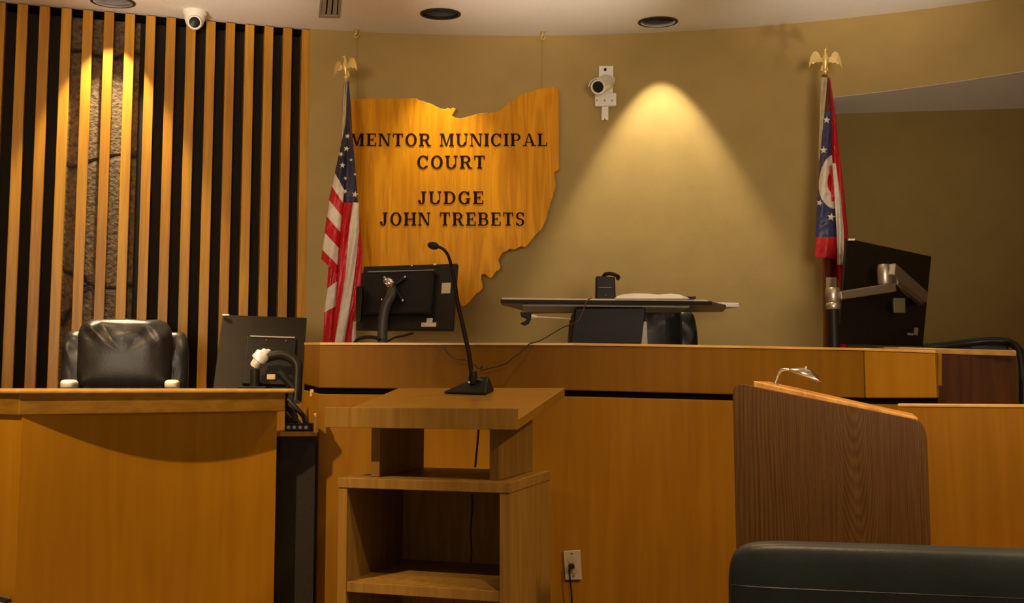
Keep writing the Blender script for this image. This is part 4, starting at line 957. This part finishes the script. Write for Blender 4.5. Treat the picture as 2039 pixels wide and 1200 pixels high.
# slanted centre column
Yc = 4.72
mb = MB(); c0 = [at(1146, 612, Yc), at(1286, 612, Yc), at(1280, 690, Yc), at(1134, 690, Yc)]
mb.prism(c0, (0, .14, 0)); mb.build('column_cover', M_BLACK, sd_, bevel=.006)
mb = MB(); c0 = [at(1282, 640, Yc-.01), at(1288, 640, Yc-.01), at(1290, 690, Yc-.01), at(1276, 690, Yc-.01)]; mb.prism(c0, (0, .05, 0)); mb.build('lift_strut', M_GREY, sd_, bevel=.002)
bx0 = at(1120, 690, Yc).x; bx1 = at(1300, 690, Yc).x
mb = MB(); mb.box(((bx0+bx1)/2, Yc-.08, 1.205), (bx1-bx0, .5, .028)); mb.build('base', M_BLACK, sd_, bevel=.006)
mb = MB(); cl = at(1140, 690, Yc); mb.hexa([at(1134, 690, Yc), at(1280, 690, Yc), at(1280, 690, Yc)+Vector((0, .14, 0)), at(1134, 690, Yc)+Vector((0, .14, 0))],
   [Vector((v.x, v.y, 1.22)) for v in (at(1134, 690, Yc), at(1280, 690, Yc), at(1280, 690, Yc)+Vector((0, .14, 0)), at(1134, 690, Yc)+Vector((0, .14, 0)))]); mb.build('column_foot', M_BLACK, sd_)
mb = MB(); Yl = 4.62
mb.prism([at(1036, 621, Yl), at(1062, 621, Yl), at(1060, 631, Yl), at(1048, 633, Yl), at(1038, 629, Yl)], (0, .05, 0))
mb.prism([at(1052, 628, Yl), at(1060, 630, Yl), at(1053, 644, Yl), at(1044, 648, Yl), at(1036, 643, Yl), at(1046, 639, Yl)], (0, .03, 0)); mb.build('height_lever', M_BLACK, sd_, bevel=.002)
mb = MB(); mb.tube([at(1058, 630, Yl-.02), at(1066, 631, Yl-.02), at(1072, 631, Yl-.02)], [.012, .009, .003], 8)
mb.tube(smooth_path([at(1071, 631, Yl-.02), at(1090, 632, Yl), at(1112, 633, Yl), at(1136, 635, Yl+.08)]), .0035, 6)
tag(mb.build('cable', [plain('connector_white', (.7, .65, .52), .4)], smooth=True, loc=at(1066, 631, Yl)), 'short cable with white connector under the left end of the standing desk', 'cable')
# device and papers on the platform
zt = ZS+.0248
dv0 = thing('speaker', 'black box device with a small camera head standing on the standing desk', 'device', atz(1207, 597, zt))
Yd = atz(1207, 597, zt).y+.06; kx = lambda px: at(px, 560, Yd).x; zd = lambda py: at(1200, py, Yd).z
mb = MB(); mb.hexa([(kx(1187), Yd, zt), (kx(1226), Yd, zt), (kx(1226), Yd+.09, zt), (kx(1187), Yd+.09, zt)], [(kx(1188), Yd, zd(549)), (kx(1225), Yd, zd(551)), (kx(1225), Yd+.08, zd(551)), (kx(1188), Yd+.08, zd(549))]); mb.build('housing', M_BLACK, dv0, bevel=.004)
mb = MB(); mb.box((kx(1205), Yd-.002, zd(572)), (.06, .004, .004)); mb.ball((kx(1206), Yd-.002, zd(587)), .004); mb.build('front_marks', plain('mark_grey', (.12, .12, .11), .4), dv0)
mb = MB(); mb.tube(smooth_path([(kx(1203), Yd+.03, zd(549)), (kx(1206), Yd+.02, zd(545)), (kx(1216), Yd+.01, zd(544)), (kx(1226), Yd+.01, zd(547)), (kx(1232), Yd+.01, zd(551)), (kx(1229), Yd+.01, zd(556))]), .009, 8); mb.build('camera_head', M_BLACK, dv0, smooth=True)
pp = thing('open_binder', 'open binder of white papers lying on the standing desk', 'binder', atz(1300, 598, zt))
Yp = 4.66
def PX(px, py): return at(px, py, Yp)
prf = [(1226, 601), (1228, 596), (1240, 592), (1262, 590), (1290, 590.5), (1312, 592.5), (1335, 590.5), (1352, 592), (1366, 597), (1374, 601)]
zp = lambda p: Vector((p.x, p.y, max(p.z, zt)))
mb = MB(); mb.prism([Vector((PX(x, y).x, PX(x, y).y, zt+max(0, (600.5-y))*Yp/F)) for x, y in prf], (0, .24, 0)); mb.build('pages', M_PAPER, pp)
mb = MB(); a, b = PX(1360, 596), PX(1386, 598); mb.box(((a.x+b.x)/2, Yp+.1, zt+.005), (b.x-a.x, .2, .009)); mb.build('cover', M_BLACK, pp)
ppr = thing('paper_stack', 'small stack of white paper at the right end of the standing desk', 'paper', atz(1436, 612, zt))
mb = MB(); c = atz(1430, 617, ZS+.0165); mb.box((c.x, c.y-.02, ZS+.025+.0105), (.14, .18, .021), Matrix.Rotation(R(14), 3, 'Z')); mb.build('sheets', M_PAPER, ppr, bevel=.003)
